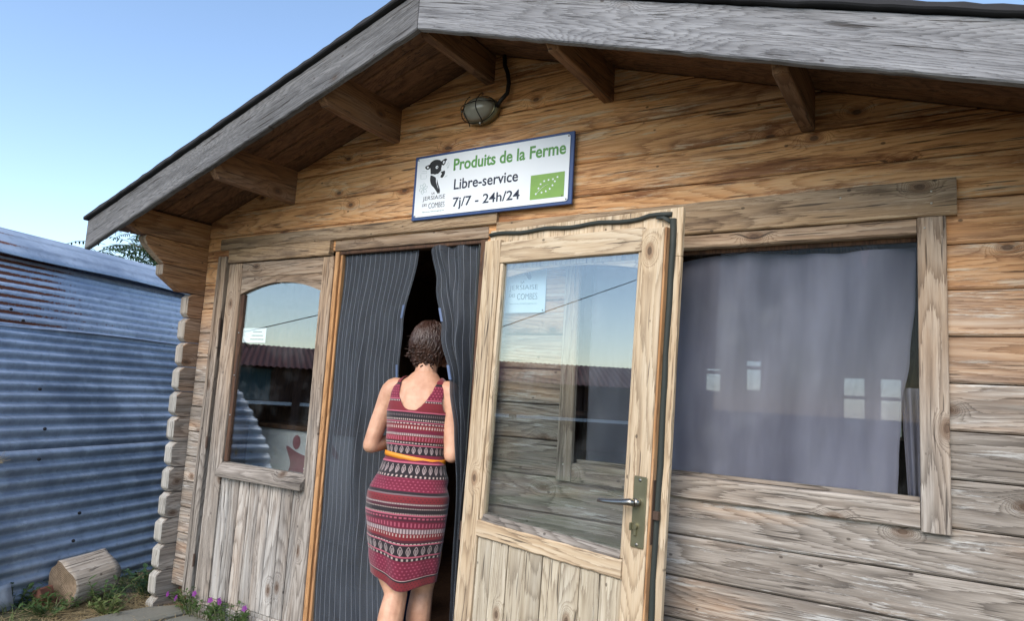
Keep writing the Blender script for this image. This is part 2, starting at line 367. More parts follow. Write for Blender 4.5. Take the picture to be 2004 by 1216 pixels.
for cx, zb in ((-1.84, 1.478), (-2.415, 1.268), (-3.18, 1.018), (-1.212, 1.272), (-.412, 1.018)):
    hw = .0245; x0, x1 = cx-hw, cx+hw
    prof = [(-.527, zb+.05), (-.495, zb), (3.0, zb), (3.0, 2.0), (-.527, 2.0)]
    bm = bmesh.new()
    ring = []
    for x in (x0, x1):
        zt = zs(x) if abs(cx-XC) > .05 else ZR-.008
        ring.append([bm.verts.new((x, y, z)) for y, z in ((-.527, zb+.035), (-.49, zb), (3.0, zb), (3.0, zt-.001), (-.527, zt-.001))])
    for j in range(5): bm.faces.new((ring[0][j], ring[0][(j+1) % 5], ring[1][(j+1) % 5], ring[1][j]))
    bm.faces.new(ring[0]); bm.faces.new(ring[1][::-1]); bmesh.ops.recalc_face_normals(bm, faces=bm.faces[:])
    bmesh.ops.bevel(bm, geom=[e for e in bm.edges if min(v.co.z for v in e.verts) < zb+.04], offset=.004, segments=1, affect='EDGES')
    finish('purlin', bm, M['purlin'], shed)
# boards over the openings
finish('header_board', rough_board(-3.768, -1.739, -.022, .004, lambda x: .776, lambda x: .846, 30, .0015, 21), M['head'], shed)
finish('header_board', rough_board(-3.668, -2.806, -.03, .004, lambda x: .692, lambda x: .7735, 20, .0015, 22), M['head'], shed)
finish('header_board', rough_board(-1.733, .040, -.028, .004, lambda x: .658, lambda x: .782, 30, .0015, 23), M['head'], shed)
finish('door_head', box(-2.79, -1.79, -.006, .07, .716, .773), M['trim_h'], shed)
finish('door_head_lip', box(-2.79, -1.79, .004, .06, .696, .7155), M['inner'], shed)
finish('door_post', box(-1.835, -1.792, .0, .075, -1.26, .714), M['inner'], shed)
# window: trims, sill, pane
win = finish('window', box(-1.30, -.075, .03, .052, .588, .603, 0), M['inner'], shed)
finish('window_frame', box(-1.30, -.075, .03, .052, -.263, -.25, 0), M['trim_h'], win)
finish('window_trim', box(-1.368, -1.300, -.024, .003, -.338, .657), M['trim_v'], win)
finish('window_trim', box(-.0715, .010, -.024, .003, -.352, .657), M['trim_v'], win)
finish('window_trim', rough_board(-1.298, -.0735, -.016, .05, lambda x: .6045, lambda x: .656, 20, .0015, 31), M['trim_h'], win)
finish('sill', rough_board(-1.298, -.0735, -.02, .05, lambda x: -.343, lambda x: -.2645, 20, .0015, 32), M['trim_h'], win)
finish('pane', box(-1.30, -.072, .036, .040, -.262, .602, 0), M['winglass'], win)
bm = bmesh.new()
for x, z in ((-.03, .74), (-.03, .70), (-.30, .745), (-1.22, .72), (-.05, .62), (-1.335, -.27)):
    ball(bm, (x, -.03 if z > .66 else -.025, z), (.0035, .002, .0035), 8, 6)
tag(finish('nail', bm, plain('bright_nail', (190, 188, 180), .35, .8), win), kind='stuff')
# fixed left door leaf
dl = finish('door', box(-3.765, -3.694, -.026, .05, -1.262, .735), M['trim_v'], shed); tag(dl, 'closed left door leaf with arched glass and gray boards')
def dpart(name, bm, mat): return finish(name, bm, mat, dl)
dpart('jamb', box(-3.765, -3.74, -.032, -.0265, -1.24, .735), M['trim_v'])
dpart('stile', box(-3.676, -3.552, -.012, .03, -1.262, .688), M['trim_v'])
dpart('stile', box(-2.866, -2.786, -.012, .03, -1.235, .688), M['trim_v'])
dpart('stile', box(-2.785, -2.758, -.004, .05, -1.235, .712), M['fresh'])
dpart('stile', box(-2.757, -2.742, .010, .06, -1.235, .712), M['fresh'])
dpart('rail', box(-3.551, -2.867, -.010, .03, .600, .688), M['trim_h'])
ar = [(-3.551, .599), (-3.551, .500)]+[(-3.551+.684*i/16, .500+.062*(1-((i-8)/8)**2)) for i in range(1, 16)]+[(-2.867, .500), (-2.867, .599)]
dpart('arch_rail', prism(ar, -.006, .028, 'xz', 0), M['trim_h'])
dpart('glazing_bead', box(-3.551, -3.522, .0, .028, -.478, .499), M['inner'])
dpart('glazing_bead', box(-2.884, -2.867, .0, .028, -.478, .499), M['trim_v'])
bm = prism([(-.046, -.56), (-.046, -.532), (-.004, -.482), (.03, -.478), (.03, -.56)], -3.555, -2.848, 'yz', .002)
dpart('ledge', bm, M['trim_h'])
dpart('rail', box(-3.551, -2.867, .002, .03, -1.262, -1.237), M['board_v'])
edges = [-3.551, -3.475, -3.388, -3.30, -3.212, -3.122, -3.034, -2.946, -2.867]
for i, (a_, b_) in enumerate(zip(edges, edges[1:])):
    y = -.003+random.uniform(-.002, .002)
    dpart('panel_board', box(a_+.0022, b_-.0022, y, .026, -1.236, -.561, .005), M['board_v'])
dpart('pane', box(-3.523, -2.883, .012, .016, -.478, .58, 0), M['glass'])
bm = bmesh.new()
for x, z in ((-3.532, .27), (-3.532, .02), (-3.532, -.21), (-2.875, -.33), (-2.875, -.45), (-3.2, .556)):
    ball(bm, (x, -.004, z), (.005, .003, .004), 8, 6)
tag(dpart('nail', bm, bpy.data.materials['bright_nail']), kind='stuff')
bm = bmesh.new()
for z in (.32, -.38, -1.05): tube(bm, [(-3.684, -.03, z-.035), (-3.684, -.03, z+.035)], .006, 8)
tag(dpart('hinge', bm, M['iron']), kind='stuff')
# open right door leaf, hung on the post, sagging a little
th, ph = .194, .029
U = Vector((math.cos(th)*math.cos(ph), -math.sin(th)*math.cos(ph), -math.sin(ph)))
V = Vector((math.cos(th)*math.sin(ph), -math.sin(th)*math.sin(ph), math.cos(ph))); W_ = Vector((math.sin(th), math.cos(th), 0))
hx = Vector((-1.809, -.06, E))-ROOT[shed.name]
DM = Matrix(((U.x, W_.x, V.x, hx.x), (U.y, W_.y, V.y, hx.y), (U.z, W_.z, V.z, hx.z), (0, 0, 0, 1)))
bm = bmesh.new()                                                   # outer frame slab with the rebate lip
box(.028, .128, .041, .060, -1.275, .560, .002, bm); box(.862, 1.004, .041, .060, -1.275, .560, .002, bm); box(.018, 1.004, .041, .060, .5605, .742, .002, bm)
dr = finish('door', bm, M['pale_v'], None, local=True); dr.parent = shed; dr.matrix_local = DM
tag(dr, 'pale open right door leaf swung out against the wall')
def rpart(name, bm, mat, smooth=False): return finish(name, bm, mat, dr, local=True, smooth=smooth)
rpart('stile', box(.028, .1275, 0, .040, -1.275, .686), M['pale_v'])
rpart('stile', box(.8625, .953, 0, .040, -1.275, .664), M['pale_v'])
rpart('rail', box(.128, .862, .002, .040, .580, .674), M['pale_h'])
rpart('rail', rough_board(.128, .862, -.006, .040, lambda x: -.600, lambda x: -.533, 24, .002, 41), M['pale_h'])
rpart('glazing_bead', box(.1285, .146, .006, .038, -.531, .579), M['pale_v'])
rpart('glazing_bead', box(.846, .8615, .006, .038, -.531, .579), M['pale_v'])
rpart('glazing_bead', prism([(.0, -.5325), (.038, -.5325), (.038, -.500), (.012, -.508)], .146, .846, 'yz', .001), M['trim_h'])
ar = [(.129, .559), (.129, .520)]+[(.129+.732*i/16, .520+.036*(1-((i-8)/8)**2)) for i in range(1, 16)]+[(.861, .520), (.861, .559)]
rpart('arch_rail', prism(ar, .043, .058, 'xz', 0), M['pale_h'])
ed = [.128, .212, .305, .398, .490, .582, .674, .766, .862]
for a_, b_ in zip(ed, ed[1:]): rpart('panel_board', box(a_+.002, b_-.002, .006+random.uniform(-.002, .002), .036, -1.275, -.602, .005), M['pale_b'])
rpart('pane', box(.14, .852, .020, .024, -.529, .582, 0), M['glass'])
rpart('edge_strip', box(.9535, .962, .006, .0405, -1.275, .664, .001), M['fresh'])
wob = [(.9675+.002*math.sin(i*.9)+.0015*math.sin(i*2.3), .038, .70-i*.0985) for i in range(21)]
bm = bmesh.new(); tube(bm, wob, [.0125]*21, 8)
rpart('weather_strip', bm, M['dark'], True)
bm = bmesh.new(); tube(bm, [(.02+.047*i, .037, .722+.004*math.sin(i*1.1)+(.006 if i > 17 else 0)-.0005*i) for i in range(21)], [.0095]*21, 8)
tube(bm, [(.90, .036, .712), (.93, .034, .709), (.958, .036, .690)], [(.011, .005)]*3, 8)
rpart('weather_strip', bm, M['dark'], True)
M['bronze'] = plain('bronzed_metal', (142, 138, 112), .38, .75, .1, 12); M['lever'] = plain('worn_steel', (150, 146, 140), .28, .95, .1, 14)
hp = box(.893, .947, -.007, 0, -.478, -.232, .004)
rpart('handle_plate', hp, M['bronze'])
bm = bmesh.new(); tube(bm, [(.916, .0, -.322), (.916, -.030, -.322)], .014, 16)
tube(bm, [(.920, -.036, -.322), (.905, -.042, -.321), (.880, -.046, -.324), (.84, -.046, -.330), (.80, -.044, -.334), (.772, -.040, -.336), (.768, -.038, -.336)],
     [.012, .013, (.012, .009), (.010, .008), (.009, .007), (.008, .006), .003], 12)
rpart('door_handle', bm, M['lever'], True)
bm = bmesh.new(); tube(bm, [(.913, -.018, -.405), (.913, 0, -.405)], .010, 14); box(.9075, .9185, -.016, 0, -.437, -.405, .003, bm)
box(.900, .906, -.030, -.017, -.418, -.392, .001, bm)
rpart('key_cylinder', bm, M['bronze'])
bm = bmesh.new()
for z in (-.245, -.466): ball(bm, (.921, -.008, z), (.006, .003, .006), 10, 6)
tag(rpart('screw', bm, M['lever']), kind='stuff')
rpart('lock_strip', box(.9622, .9645, .012, .034, -.46, -.24, .0005, box(.9622, .985, .016, .030, -.375, -.345, .002)), M['iron'])
bm = bmesh.new()
for z in (.60, .10, -.60, -1.1): tube(bm, [(.018, .012, z-.04), (.018, .012, z+.04)], .007, 8)
tag(rpart('hinge', bm, M['iron']), kind='stuff')
# cable tie of rags on the frame: dark weatherstrip by the hinge post
finish('post_strip', box(-1.842, -1.8355, -.004, .0, -1.25, .69, .001), M['dark'], shed)
# ================================================================== things on and around the shed
# ---- shop sign: white panel with a blue border
sign = empty('shop_sign', (-1.80, -.02, E+1.0), 'white farm shop sign with blue border and cow drawing, above the doorway', 'sign')
M['sign_white'] = plain('sign_white', (226, 231, 236), .35, 0, .03, 8); M['sign_blue'] = plain('sign_blue', (50, 76, 128), .4)
M['ink'] = plain('sign_ink', (22, 34, 58), .5); M['black'] = plain('print_black', (20, 21, 24), .5)
M['green'] = plain('print_green', (92, 152, 70), .45); M['leafgreen'] = plain('print_leaf_green', (126, 168, 74), .45); M['pale_ink'] = plain('pale_print', (150, 180, 178), .5)
SX, SZ, SY = -2.2404, .830, -.040
finish('border', box(SX, SX+.892, -.036, -.024, SZ-.002, SZ+.326, .002), M['sign_blue'], sign)
rp = []
for cx, cz, a0 in ((SX+.874-.012, SZ+.312-.012, 0), (SX+.018+.012, SZ+.312-.012, 90), (SX+.018+.012, SZ+.012+.012, 180), (SX+.874-.012, SZ+.012+.012, 270)):
    rp += [(cx+.012*math.cos(math.radians(a0+t)), cz+.012*math.sin(math.radians(a0+t))) for t in (0, 30, 60, 90)]
finish('panel', prism(rp, SY, -.037, 'xz', 0), M['sign_white'], sign)
def sx(p): return [(SX+a, SZ+b) for a, b in p]
def lettering(parent, body, x0, x1, z0, z1, y, mat, bold=0): return finish('lettering', text_bm(body, x0, x1, z0, z1, y, bold), mat, parent)
lettering(sign, 'Produits de la Ferme', SX+.246, SX+.855, SZ+.224, SZ+.284, SY, M['green'], .022)
lettering(sign, 'Libre-service', SX+.256, SX+.616, SZ+.129, SZ+.181, SY, M['ink'], .012)
lettering(sign, '7j/7 - 24h/24', SX+.256, SX+.630, SZ+.030, SZ+.090, SY, M['ink'], .012)
def cow_print(parent, T, y, black, white, pale):
    """cow head drawn as printed shapes; T maps emblem units (0..1 wide, 0..1.25 high) to x,z"""
    def fl(polys, mat, yy, nm, sm=True):
        bm = bmesh.new()
        for p in polys: flat(bm, [T(*q) for q in (smooth_poly(p, 5) if sm else p)], yy)
        return finish(nm, bm, mat, parent)
    head = [(.30, 1.20), (.45, 1.25), (.60, 1.24), (.72, 1.20), (.78, 1.12), (.80, 1.0), (.78, .88), (.82, .80), (.86, .78), (.95, .80), (.98, .72), (.93, .60), (.85, .55), (.76, .60), (.72, .70), (.60, .72), (.42, .70), (.30, .74), (.27, .88), (.24, 1.02), (.22, 1.12)]
    neck = [(.30, .69), (.42, .66), (.55, .58), (.58, .42), (.66, .25), (.74, .10), (.72, -.02), (.66, .04), (.50, .22), (.36, .34), (.30, .46), (.28, .58)]
    throat = [(.62, .52), (.68, .36), (.76, .2), (.80, .08), (.77, -.02), (.74, .06), (.71, .2), (.64, .34)]
    ear1 = [(.26, 1.08), (.16, 1.10), (.02, 1.06), (.00, 1.01), (.06, .95), (.16, .93), (.24, .98)]
    ear2 = [(.76, 1.14), (.84, 1.20), (.96, 1.24), (1.04, 1.20), (.98, 1.14), (.96, 1.06), (.88, 1.00), (.80, 1.04)]
    fl([head, neck, throat, ear1, ear2], black, y, 'cow_emblem')
    fl([[(.52, .98), (.58, 1.02), (.64, .98), (.62, .92), (.55, .91)], [(.08, 1.02), (.14, 1.05), (.18, 1.00), (.12, .97)], [(.86, 1.14), (.93, 1.15), (.92, 1.08), (.87, 1.06)],
        [(.28, .71), (.44, .69), (.58, .62), (.70, .70), (.84, .80), (.82, .83), (.70, .74), (.58, .665), (.45, .72), (.29, .735)], [(.70, .69), (.80, .74), (.84, .66), (.78, .60), (.70, .60), (.64, .62)]], white, y-.0011, 'cow_emblem')
    fl([[(.57, .965), (.60, .985), (.62, .95), (.585, .935)], [(.80, .62), (.86, .68), (.88, .62), (.84, .585)]], black, y-.0022, 'cow_emblem')
    bm = bmesh.new(); cx, cz = -.02, .24                            # pale outline flower, butterfly and pail beside the head
    for k in range(6):
        a = k*math.pi/3+.3; c, s_ = math.cos(a), math.sin(a)
        lp = [(cx+c*r-s_*q, cz+s_*r+c*q) for r, q in ((.03, 0), (.09, .05), (.17, .045), (.2, 0), (.17, -.045), (.09, -.05))]
        tube(bm, [(T(*q)[0], y-.0006, T(*q)[1]) for q in smooth_poly(lp, 3)+[lp[0]]], .0006, 4)
    for lp in ([(-.2, .78), (-.18, .62), (.08, .6), (.1, .74)], [(-.18, .82), (.1, .80)], [(-.14, .9), (.08, .88), (.08, .82)], [(1.02, .96), (1.12, 1.08), (1.18, 1.0), (1.06, .90), (1.16, .92), (1.06, .84)], [(.98, .6), (1.12, .56)], [(.98, .55), (1.1, .62)]):
        tube(bm, [(T(*q)[0], y-.0006, T(*q)[1]) for q in lp], .0005, 4)
    tag(finish('small_drawings', bm, pale, parent), kind='stuff')
def name_block(parent, ox, oz, k, y, mat, pale):
    for body, a, b, c, d in (('LA', .123, .141, .120, .131), ('JERSIAISE', .069, .206, .087, .113), ('DES', .069, .098, .063, .076), ('COMBES', .108, .206, .051, .077)):
        lettering(parent, body, ox+a*k, ox+b*k, oz+c*k, oz+d*k, y, mat, -.012)
    lettering(parent, 'ferme biologique', ox+.071*k, ox+.205*k, oz+.030*k, oz+.038*k, y, pale)
cow_print(sign, lambda a, b: (SX+.070+a*.128, SZ+.122+b*.138), SY, M['black'], M['sign_white'], M['pale_ink'])
name_block(sign, SX, SZ, 1, SY, M['ink'], M['pale_ink'])
finish('leaf_emblem', flat(bmesh.new(), sx([(.684, .034), (.855, .034), (.855, .146), (.684, .146)]), SY, .0008), M['leafgreen'], sign)
bm = bmesh.new()
def star(bm, cx, cz, r, y):
    flat(bm, [(cx+r*(1 if k % 2 == 0 else .5)*math.sin(k*math.pi/5), cz+r*(1 if k % 2 == 0 else .5)*math.cos(k*math.pi/5)) for k in range(10)], y, .0006)
for a, b in ((.715, .058), (.727, .083), (.737, .101), (.754, .113), (.776, .116), (.798, .117), (.820, .124), (.808, .106), (.797, .089), (.784, .075), (.765, .066), (.744, .062)): star(bm, SX+a, SZ+b, .0058, SY-.0008)
tube(bm, [(SX+a, SY-.0012, SZ+b) for a, b in ((.713, .054), (.728, .070), (.748, .086), (.774, .098))], [.0012, .0011, .0009, .0004], 5)
finish('leaf_emblem', bm, M['sign_white'], sign)
bm = bmesh.new()
for a, b in ((.026, .304), (.866, .304), (.866, .020), (.026, .018), (.255, .232), (.846, .037), (.37, .316)): ball(bm, (SX+a, SY-.001, SZ+b), (.0035, .0025, .0035), 8, 6)
tag(finish('screw', bm, M['iron'], sign), kind='stuff')
# ---- oval bulkhead lamp with wire guard and cable
lamp = empty('bulkhead_lamp', (-1.85, 0, E+1.33), 'oval grey bulkhead lamp with wire guard and black cable under the ridge', 'lamp')
g = G('frosted_lamp_glass'); o = g.obj()
M['lampglass'] = g.out(g.bsdf(g.mix(g.noise(o, 18, 4), lin((128, 126, 116)), lin((168, 166, 154))), .25, g.noise(o, 60, 2), .1, .002, Coat_Weight=.4))
M['wire'] = plain('dark_wire', (38, 38, 40), .5, .6); M['cable'] = plain('black_cable', (16, 16, 18), .5)
LC = Vector((-1.855, -.03, 1.333)); R_l = Matrix.Rotation(math.radians(-4), 3, 'Y')
def lt(p): return LC+R_l @ Vector(p)
bm = bmesh.new(); ball(bm, (0, 0, 0), (.098, .030, .064), 28, 14)
for v in bm.verts:
    if v.co.y > .01: v.co.y = .028
    v.co = lt(v.co)
finish('lamp_base', bm, M['bronze'], lamp, smooth=True)
bm = bmesh.new(); ball(bm, (-.006, -.022, .002), (.084, .052, .056), 28, 16)
for v in bm.verts: v.co = lt(v.co)
finish('lamp_glass', bm, M['lampglass'], lamp, smooth=True)
bm = bmesh.new()
for zz in (.016,): tube(bm, [lt((-.006+.092*math.cos(t), -.026-.056*math.sin(t), zz)) for t in [math.pi*i/14 for i in range(15)]], .0022, 6)
for xx in (-.055, .02): tube(bm, [lt((xx+.008*math.sin(3*t), -.022-.058*math.sin(t)*(1-.3*abs(xx)/.06), .002+.074*math.cos(t))) for t in [math.pi*i/14 for i in range(15)]], .0022, 6)
tube(bm, [lt((-.006+.097*math.cos(t), -.024, .064*math.sin(t))) for t in [2*math.pi*i/28 for i in range(29)]], .0022, 6)
finish('wire_guard', bm, M['wire'], lamp, smooth=True)
bm = bmesh.new(); ball(bm, lt((.01, -.03, -.072)), (.008, .008, .010), 10, 8); ball(bm, lt((-.098, -.03, .012)), (.006, .006, .006), 8, 6)
finish('clasp', bm, M['lever'], lamp, smooth=True)
bm = bmesh.new(); tube(bm, [lt((.09, -.008, 0)), lt((.118, -.02, .018)), (-1.718, -.028, 1.40), (-1.712, -.03, 1.45), (-1.722, -.03, 1.50), (-1.745, -.024, 1.545), (-1.758, -.012, 1.60)], .010, 10)
finish('cable', bm, M['cable'], lamp, smooth=True)
# ---- poster on the wall behind the open door
po = empty('poster', (-1.58, -.006, E+.46), 'pale blue paper poster nailed to the wall behind the open door glass', 'poster')
M['paper'] = plain('poster_paper', (196, 216, 226), .6, 0, .04, 10); M['gray_ink'] = plain('poster_ink', (58, 74, 84), .6)
finish('sheet', box(-1.688, -1.468, -.009, -.006, .362, .66, .0005), M['paper'], po)
name_block(po, -1.688+.036-.074, .362+.005, 1.06, -.0095, M['gray_ink'], M['pale_ink'])
cow_print(po, lambda a, b: (-1.688+.045+a*.125, .362+.150+b*.118), -.0095, M['gray_ink'], M['paper'], M['pale_ink'])
bm = bmesh.new()
for x, z in ((-1.680, .372), (-1.478, .372), (-1.68, .65), (-1.478, .65)): ball(bm, (x, -.010, z), (.004, .003, .004), 8, 6)
tag(finish('nail', bm, M['iron'], po), kind='stuff')
# ---- notice taped behind the left pane
no = empty('paper_notice', (-3.46, .02, E+.26), 'small white printed notice stuck inside the left door glass', 'notice')
finish('sheet', box(-3.521, -3.315, .0175, .0185, .215, .300, 0), M['sign_white'], no)
for r_i, (a_, b_) in enumerate(((-3.43, -3.35), (-3.44, -3.34), (-3.45, -3.33))):
    finish('printed_line', box(a_, b_, .0168, .0172, .275-.022*r_i, .281-.022*r_i, 0), M['gray_ink'], no)
# ---- cloth
def cloth(name, fn, mat, nu, nv, parent=None, thick=.0012):
    bm = bmesh.new(); uvl = bm.loops.layers.uv.new('UVMap'); gr = []
    for j in range(nv+1): gr.append([bm.verts.new(fn(i/nu, j/nv)) for i in range(nu+1)])
    for j in range(nv):
        for i in range(nu):
            f = bm.faces.new((gr[j][i], gr[j][i+1], gr[j+1][i+1], gr[j+1][i]))
            for lp, (a, b) in zip(f.loops, ((i, j), (i+1, j), (i+1, j+1), (i, j+1))): lp[uvl].uv = (a/nu, b/nv)
    o = finish(name, bm, mat, parent, smooth=True, recalc=False)
    if thick: so_ = o.modifiers.new('thickness', 'SOLIDIFY'); so_.thickness = thick
    return o
def fly_net(name, stripes):
    g = G(name); uv = g.sep(g.uv()); x = g.mul(uv[0], stripes)
    fr = g.mt('ABSOLUTE', g.add(g.mt('FRACT', x), -.5)); ln = g.step(fr, .042, .018)
    nz = g.noise(g.comb(g.mul(uv[0], 9.0), g.mul(uv[1], 14.0), 0.0), 1, 4)
    col = g.mix(ln, g.mix(nz, lin((46, 50, 57)), lin((72, 78, 87))), lin((118, 123, 132)))
    a = g.bsdf(col, .8, nz, .3, .01); tr = g.n('BsdfTransparent', {'Color': (.75, .78, .82, 1)}).outputs[0]
    op = g.mt('MAXIMUM', g.mad(nz, .25, .46), g.mul(ln, .85))
    return g.out(g.n('MixShader', {0: op, 1: tr, 2: a}).outputs[0])
def lerp(a, b, t): return a+(b-a)*t
def curve1(tab, v):
    for (v0, a), (v1, b) in zip(tab, tab[1:]):
        if v <= v1: t = (v-v0)/(v1-v0); t = t*t*(3-2*t); return lerp(a, b, t)
    return tab[-1][1]
LE = [(0, -2.232), (.20, -2.315), (.34, -2.36), (.50, -2.375), (.60, -2.37), (.72, -2.33), (1, -2.235)]
def left_net(u, v):
    z = lerp(.700, -1.24, v); x = lerp(-2.738, curve1(LE, v), u)
    fold = .012*math.sin(7*u+1.2*math.sin(3*v))*min(1, v*4)+.03*math.exp(-((u-.30-.35*v)/.06)**2)*min(1, v*3)*(1-.4*v)
    push = .10*math.exp(-((u-1)/.35)**2)*math.exp(-((v-.55)/.3)**2)
    return (x+.004*math.sin(20*v), .028-fold*.9+push*1.4, z)
ln_ = cloth('mesh_curtain', left_net, fly_net('striped_net_wide', 15), 70, 70)
tag(ln_, 'dark pinstriped mesh fly curtain hanging left of the woman', 'curtain', 'mesh fly curtains in the doorway')
RE = [(0, -2.141), (.10, -2.085), (.22, -2.01), (.34, -1.915), (.45, -1.876), (.58, -1.864), (.75, -1.872), (1, -1.862)]
def right_net(u, v):
    z = lerp(.700, -1.24, v); x = lerp(curve1(RE, v), -1.832, u); g_ = min(1, v*2.4)
    fold = (.012+.016*g_)*math.sin(13*u+2*v)+.035*math.exp(-((u-.25-.7*min(1, v*1.6))/.10)**2)*(1-g_*.4)
    return (x, .02-fold-.06*math.exp(-((v-.36)/.2)**2)*(1-u)**.7, z)
rn_ = cloth('mesh_curtain', right_net, fly_net('striped_net_gathered', 10), 60, 70)
tag(rn_, 'dark pinstriped mesh fly curtain pulled towards the open door leaf', 'curtain', 'mesh fly curtains in the doorway')
M['magnet'] = plain('pale_blue_plastic', (92, 108, 140), .5)
for tab, fn, u, vs, o in ((LE, left_net, .965, (.145, .30), ln_), (RE, right_net, .06, (.16, .30), rn_)):
    for v in vs:
        p = Vector(fn(u, v)); q = Vector(fn(u, v+.034)); d = Vector((0, -.004, 0)); s_ = Vector((.0065, 0, 0)); bm = bmesh.new()
        vs_ = [bm.verts.new(c) for c in (p-s_+d, p+s_+d, q+s_+d, q-s_+d, p-s_-d, p+s_-d, q+s_-d, q-s_-d)]
        for f in ((0, 1, 2, 3), (7, 6, 5, 4), (0, 4, 5, 1), (1, 5, 6, 2), (2, 6, 7, 3), (3, 7, 4, 0)): bm.faces.new([vs_[i] for i in f])
        finish('magnet_tab', bm, M['magnet'], o)
g = G('window_cloth'); uv = g.sep(g.uv()); nz = g.step(g.noise(g.comb(g.mul(uv[0], 11.0), g.mul(uv[1], 1.4), 0.0), 1, 4), .25, .75)
nz2 = g.noise(g.comb(g.mul(uv[0], 260.0), g.mul(uv[1], 200.0), 0.0), 1, 2)
c_ = g.mix(nz, lin((120, 115, 130)), lin((156, 150, 166)))  # upright streaks put fold shading into the cloth colour
df = g.bsdf(c_, .9, nz2, .1, .002); tl = g.n('BsdfTranslucent', {'Color': lin((136, 132, 150))}).outputs[0]; tr = g.n('BsdfTransparent', {'Color': (.85, .86, .95, 1)}).outputs[0]
a = g.n('MixShader', {0: .25, 1: df, 2: tl}).outputs[0]
M['wcloth'] = g.out(g.n('MixShader', {0: .66, 1: tr, 2: a}).outputs[0])
RW = [(0, -.078), (.2, -.082), (.45, -.100), (.65, -.125), (.85, -.135), (1, -.14)]
def win_net(u, v):
    z = lerp(.575+.018*(u-.5)-.012*math.sin(3.1*u*3), -.27, v); x = lerp(-1.275, curve1(RW, v), u)
    f = .013*math.sin(17*u+1.5*math.sin(2*v))*(1-.4*v)+.008*math.sin(37*u+3*v)*(1-.8*v)+.006*math.sin(61*u-2*v)*(1-v)+.012*math.exp(-((u-.62-.12*v)/.03)**2)*(1-v)+.020*math.exp(-((u-.9)/.05)**2)
    return (x, .072-f, z)
tag(cloth('window_curtain', win_net, M['wcloth'], 110, 40), 'plain violet grey cloth curtain drawn across inside the big window', 'curtain')
tag(cloth('window_curtain', lambda u, v: (lerp(-.13, -.075, u)+.02*v*(1-u), .10+.012*math.sin(9*u), lerp(.1, -.27, v)), M['wcloth'], 12, 12), 'narrow dark cloth end bunched in the right corner of the big window', 'curtain')
# ---- things inside the shop
sh = empty('shelf_unit', (-2.3, 1.2, E-1.25), 'dark brown wooden shelf inside the shop, right of the woman', 'shelf')
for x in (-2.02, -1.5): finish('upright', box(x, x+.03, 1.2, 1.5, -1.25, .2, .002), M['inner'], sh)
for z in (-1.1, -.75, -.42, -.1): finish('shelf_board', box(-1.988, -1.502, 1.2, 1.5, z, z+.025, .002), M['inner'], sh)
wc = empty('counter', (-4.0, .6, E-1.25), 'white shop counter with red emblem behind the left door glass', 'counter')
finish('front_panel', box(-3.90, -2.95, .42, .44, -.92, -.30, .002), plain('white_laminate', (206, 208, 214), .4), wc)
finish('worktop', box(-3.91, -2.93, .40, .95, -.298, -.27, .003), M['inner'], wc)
bm = bmesh.new()
flat(bm, smooth_poly([(-3.52, -.40), (-3.42, -.43), (-3.30, -.45), (-3.18, -.43), (-3.26, -.48), (-3.32, -.50), (-3.28, -.60), (-3.48, -.60), (-3.47, -.50)], 4), .419)
flat(bm, [(-3.43+.035*math.cos(t), -.37+.045*math.sin(t)) for t in [i*.5236 for i in range(12)]], .419)
flat(bm, smooth_poly([(-3.30, -.34), (-3.15, -.34), (-3.06, -.42), (-3.08, -.44), (-3.17, -.38), (-3.30, -.37)], 4), .419)
finish('emblem', bm, plain('red_print', (150, 104, 114), .5), wc)
M['bucketm'] = plain('galvanised_steel', (124, 130, 136), .45, .6); M['crate'] = plain('blue_plastic', (36, 68, 116), .5)
bk = empty('bucket', (-2.66, .42, E-1.08), 'small grey metal bucket on the blue crate behind the curtain', 'bucket')
bm = bmesh.new(); tube(bm, [(-2.66, .42, -1.065), (-2.66, .42, -.86)], [.085, .115], 20, cap=False); tube(bm, [(-2.66, .42, -1.066), (-2.66, .42, -1.064)], [.085, .085], 20)
finish('pail', bm, M['bucketm'], bk, smooth=False)
bm = bmesh.new(); tube(bm, [(-2.66+.117*math.cos(t), .42-.02-.03*math.sin(t), -.87-.06*math.sin(t)) for t in [math.pi*i/12 for i in range(13)]], .004, 6)
finish('handle', bm, M['wire'], bk, smooth=True)
cr_ = empty('plastic_crate', (-2.8, .42, E-1.25), 'blue plastic crate on the shop floor behind the curtain', 'crate')
bm = box(-3.15, -2.48, .25, .27, -1.249, -1.07, .003)
box(-3.15, -2.48, .58, .60, -1.249, -1.07, .003, bm); box(-3.15, -3.13, .27, .58, -1.249, -1.07, .003, bm); box(-2.50, -2.48, .27, .58, -1.249, -1.07, .003, bm)
finish('crate_wall', bm, M['crate'], cr_); finish('crate_base', box(-3.13, -2.50, .27, .58, -1.249, -1.235, 0), M['crate'], cr_)
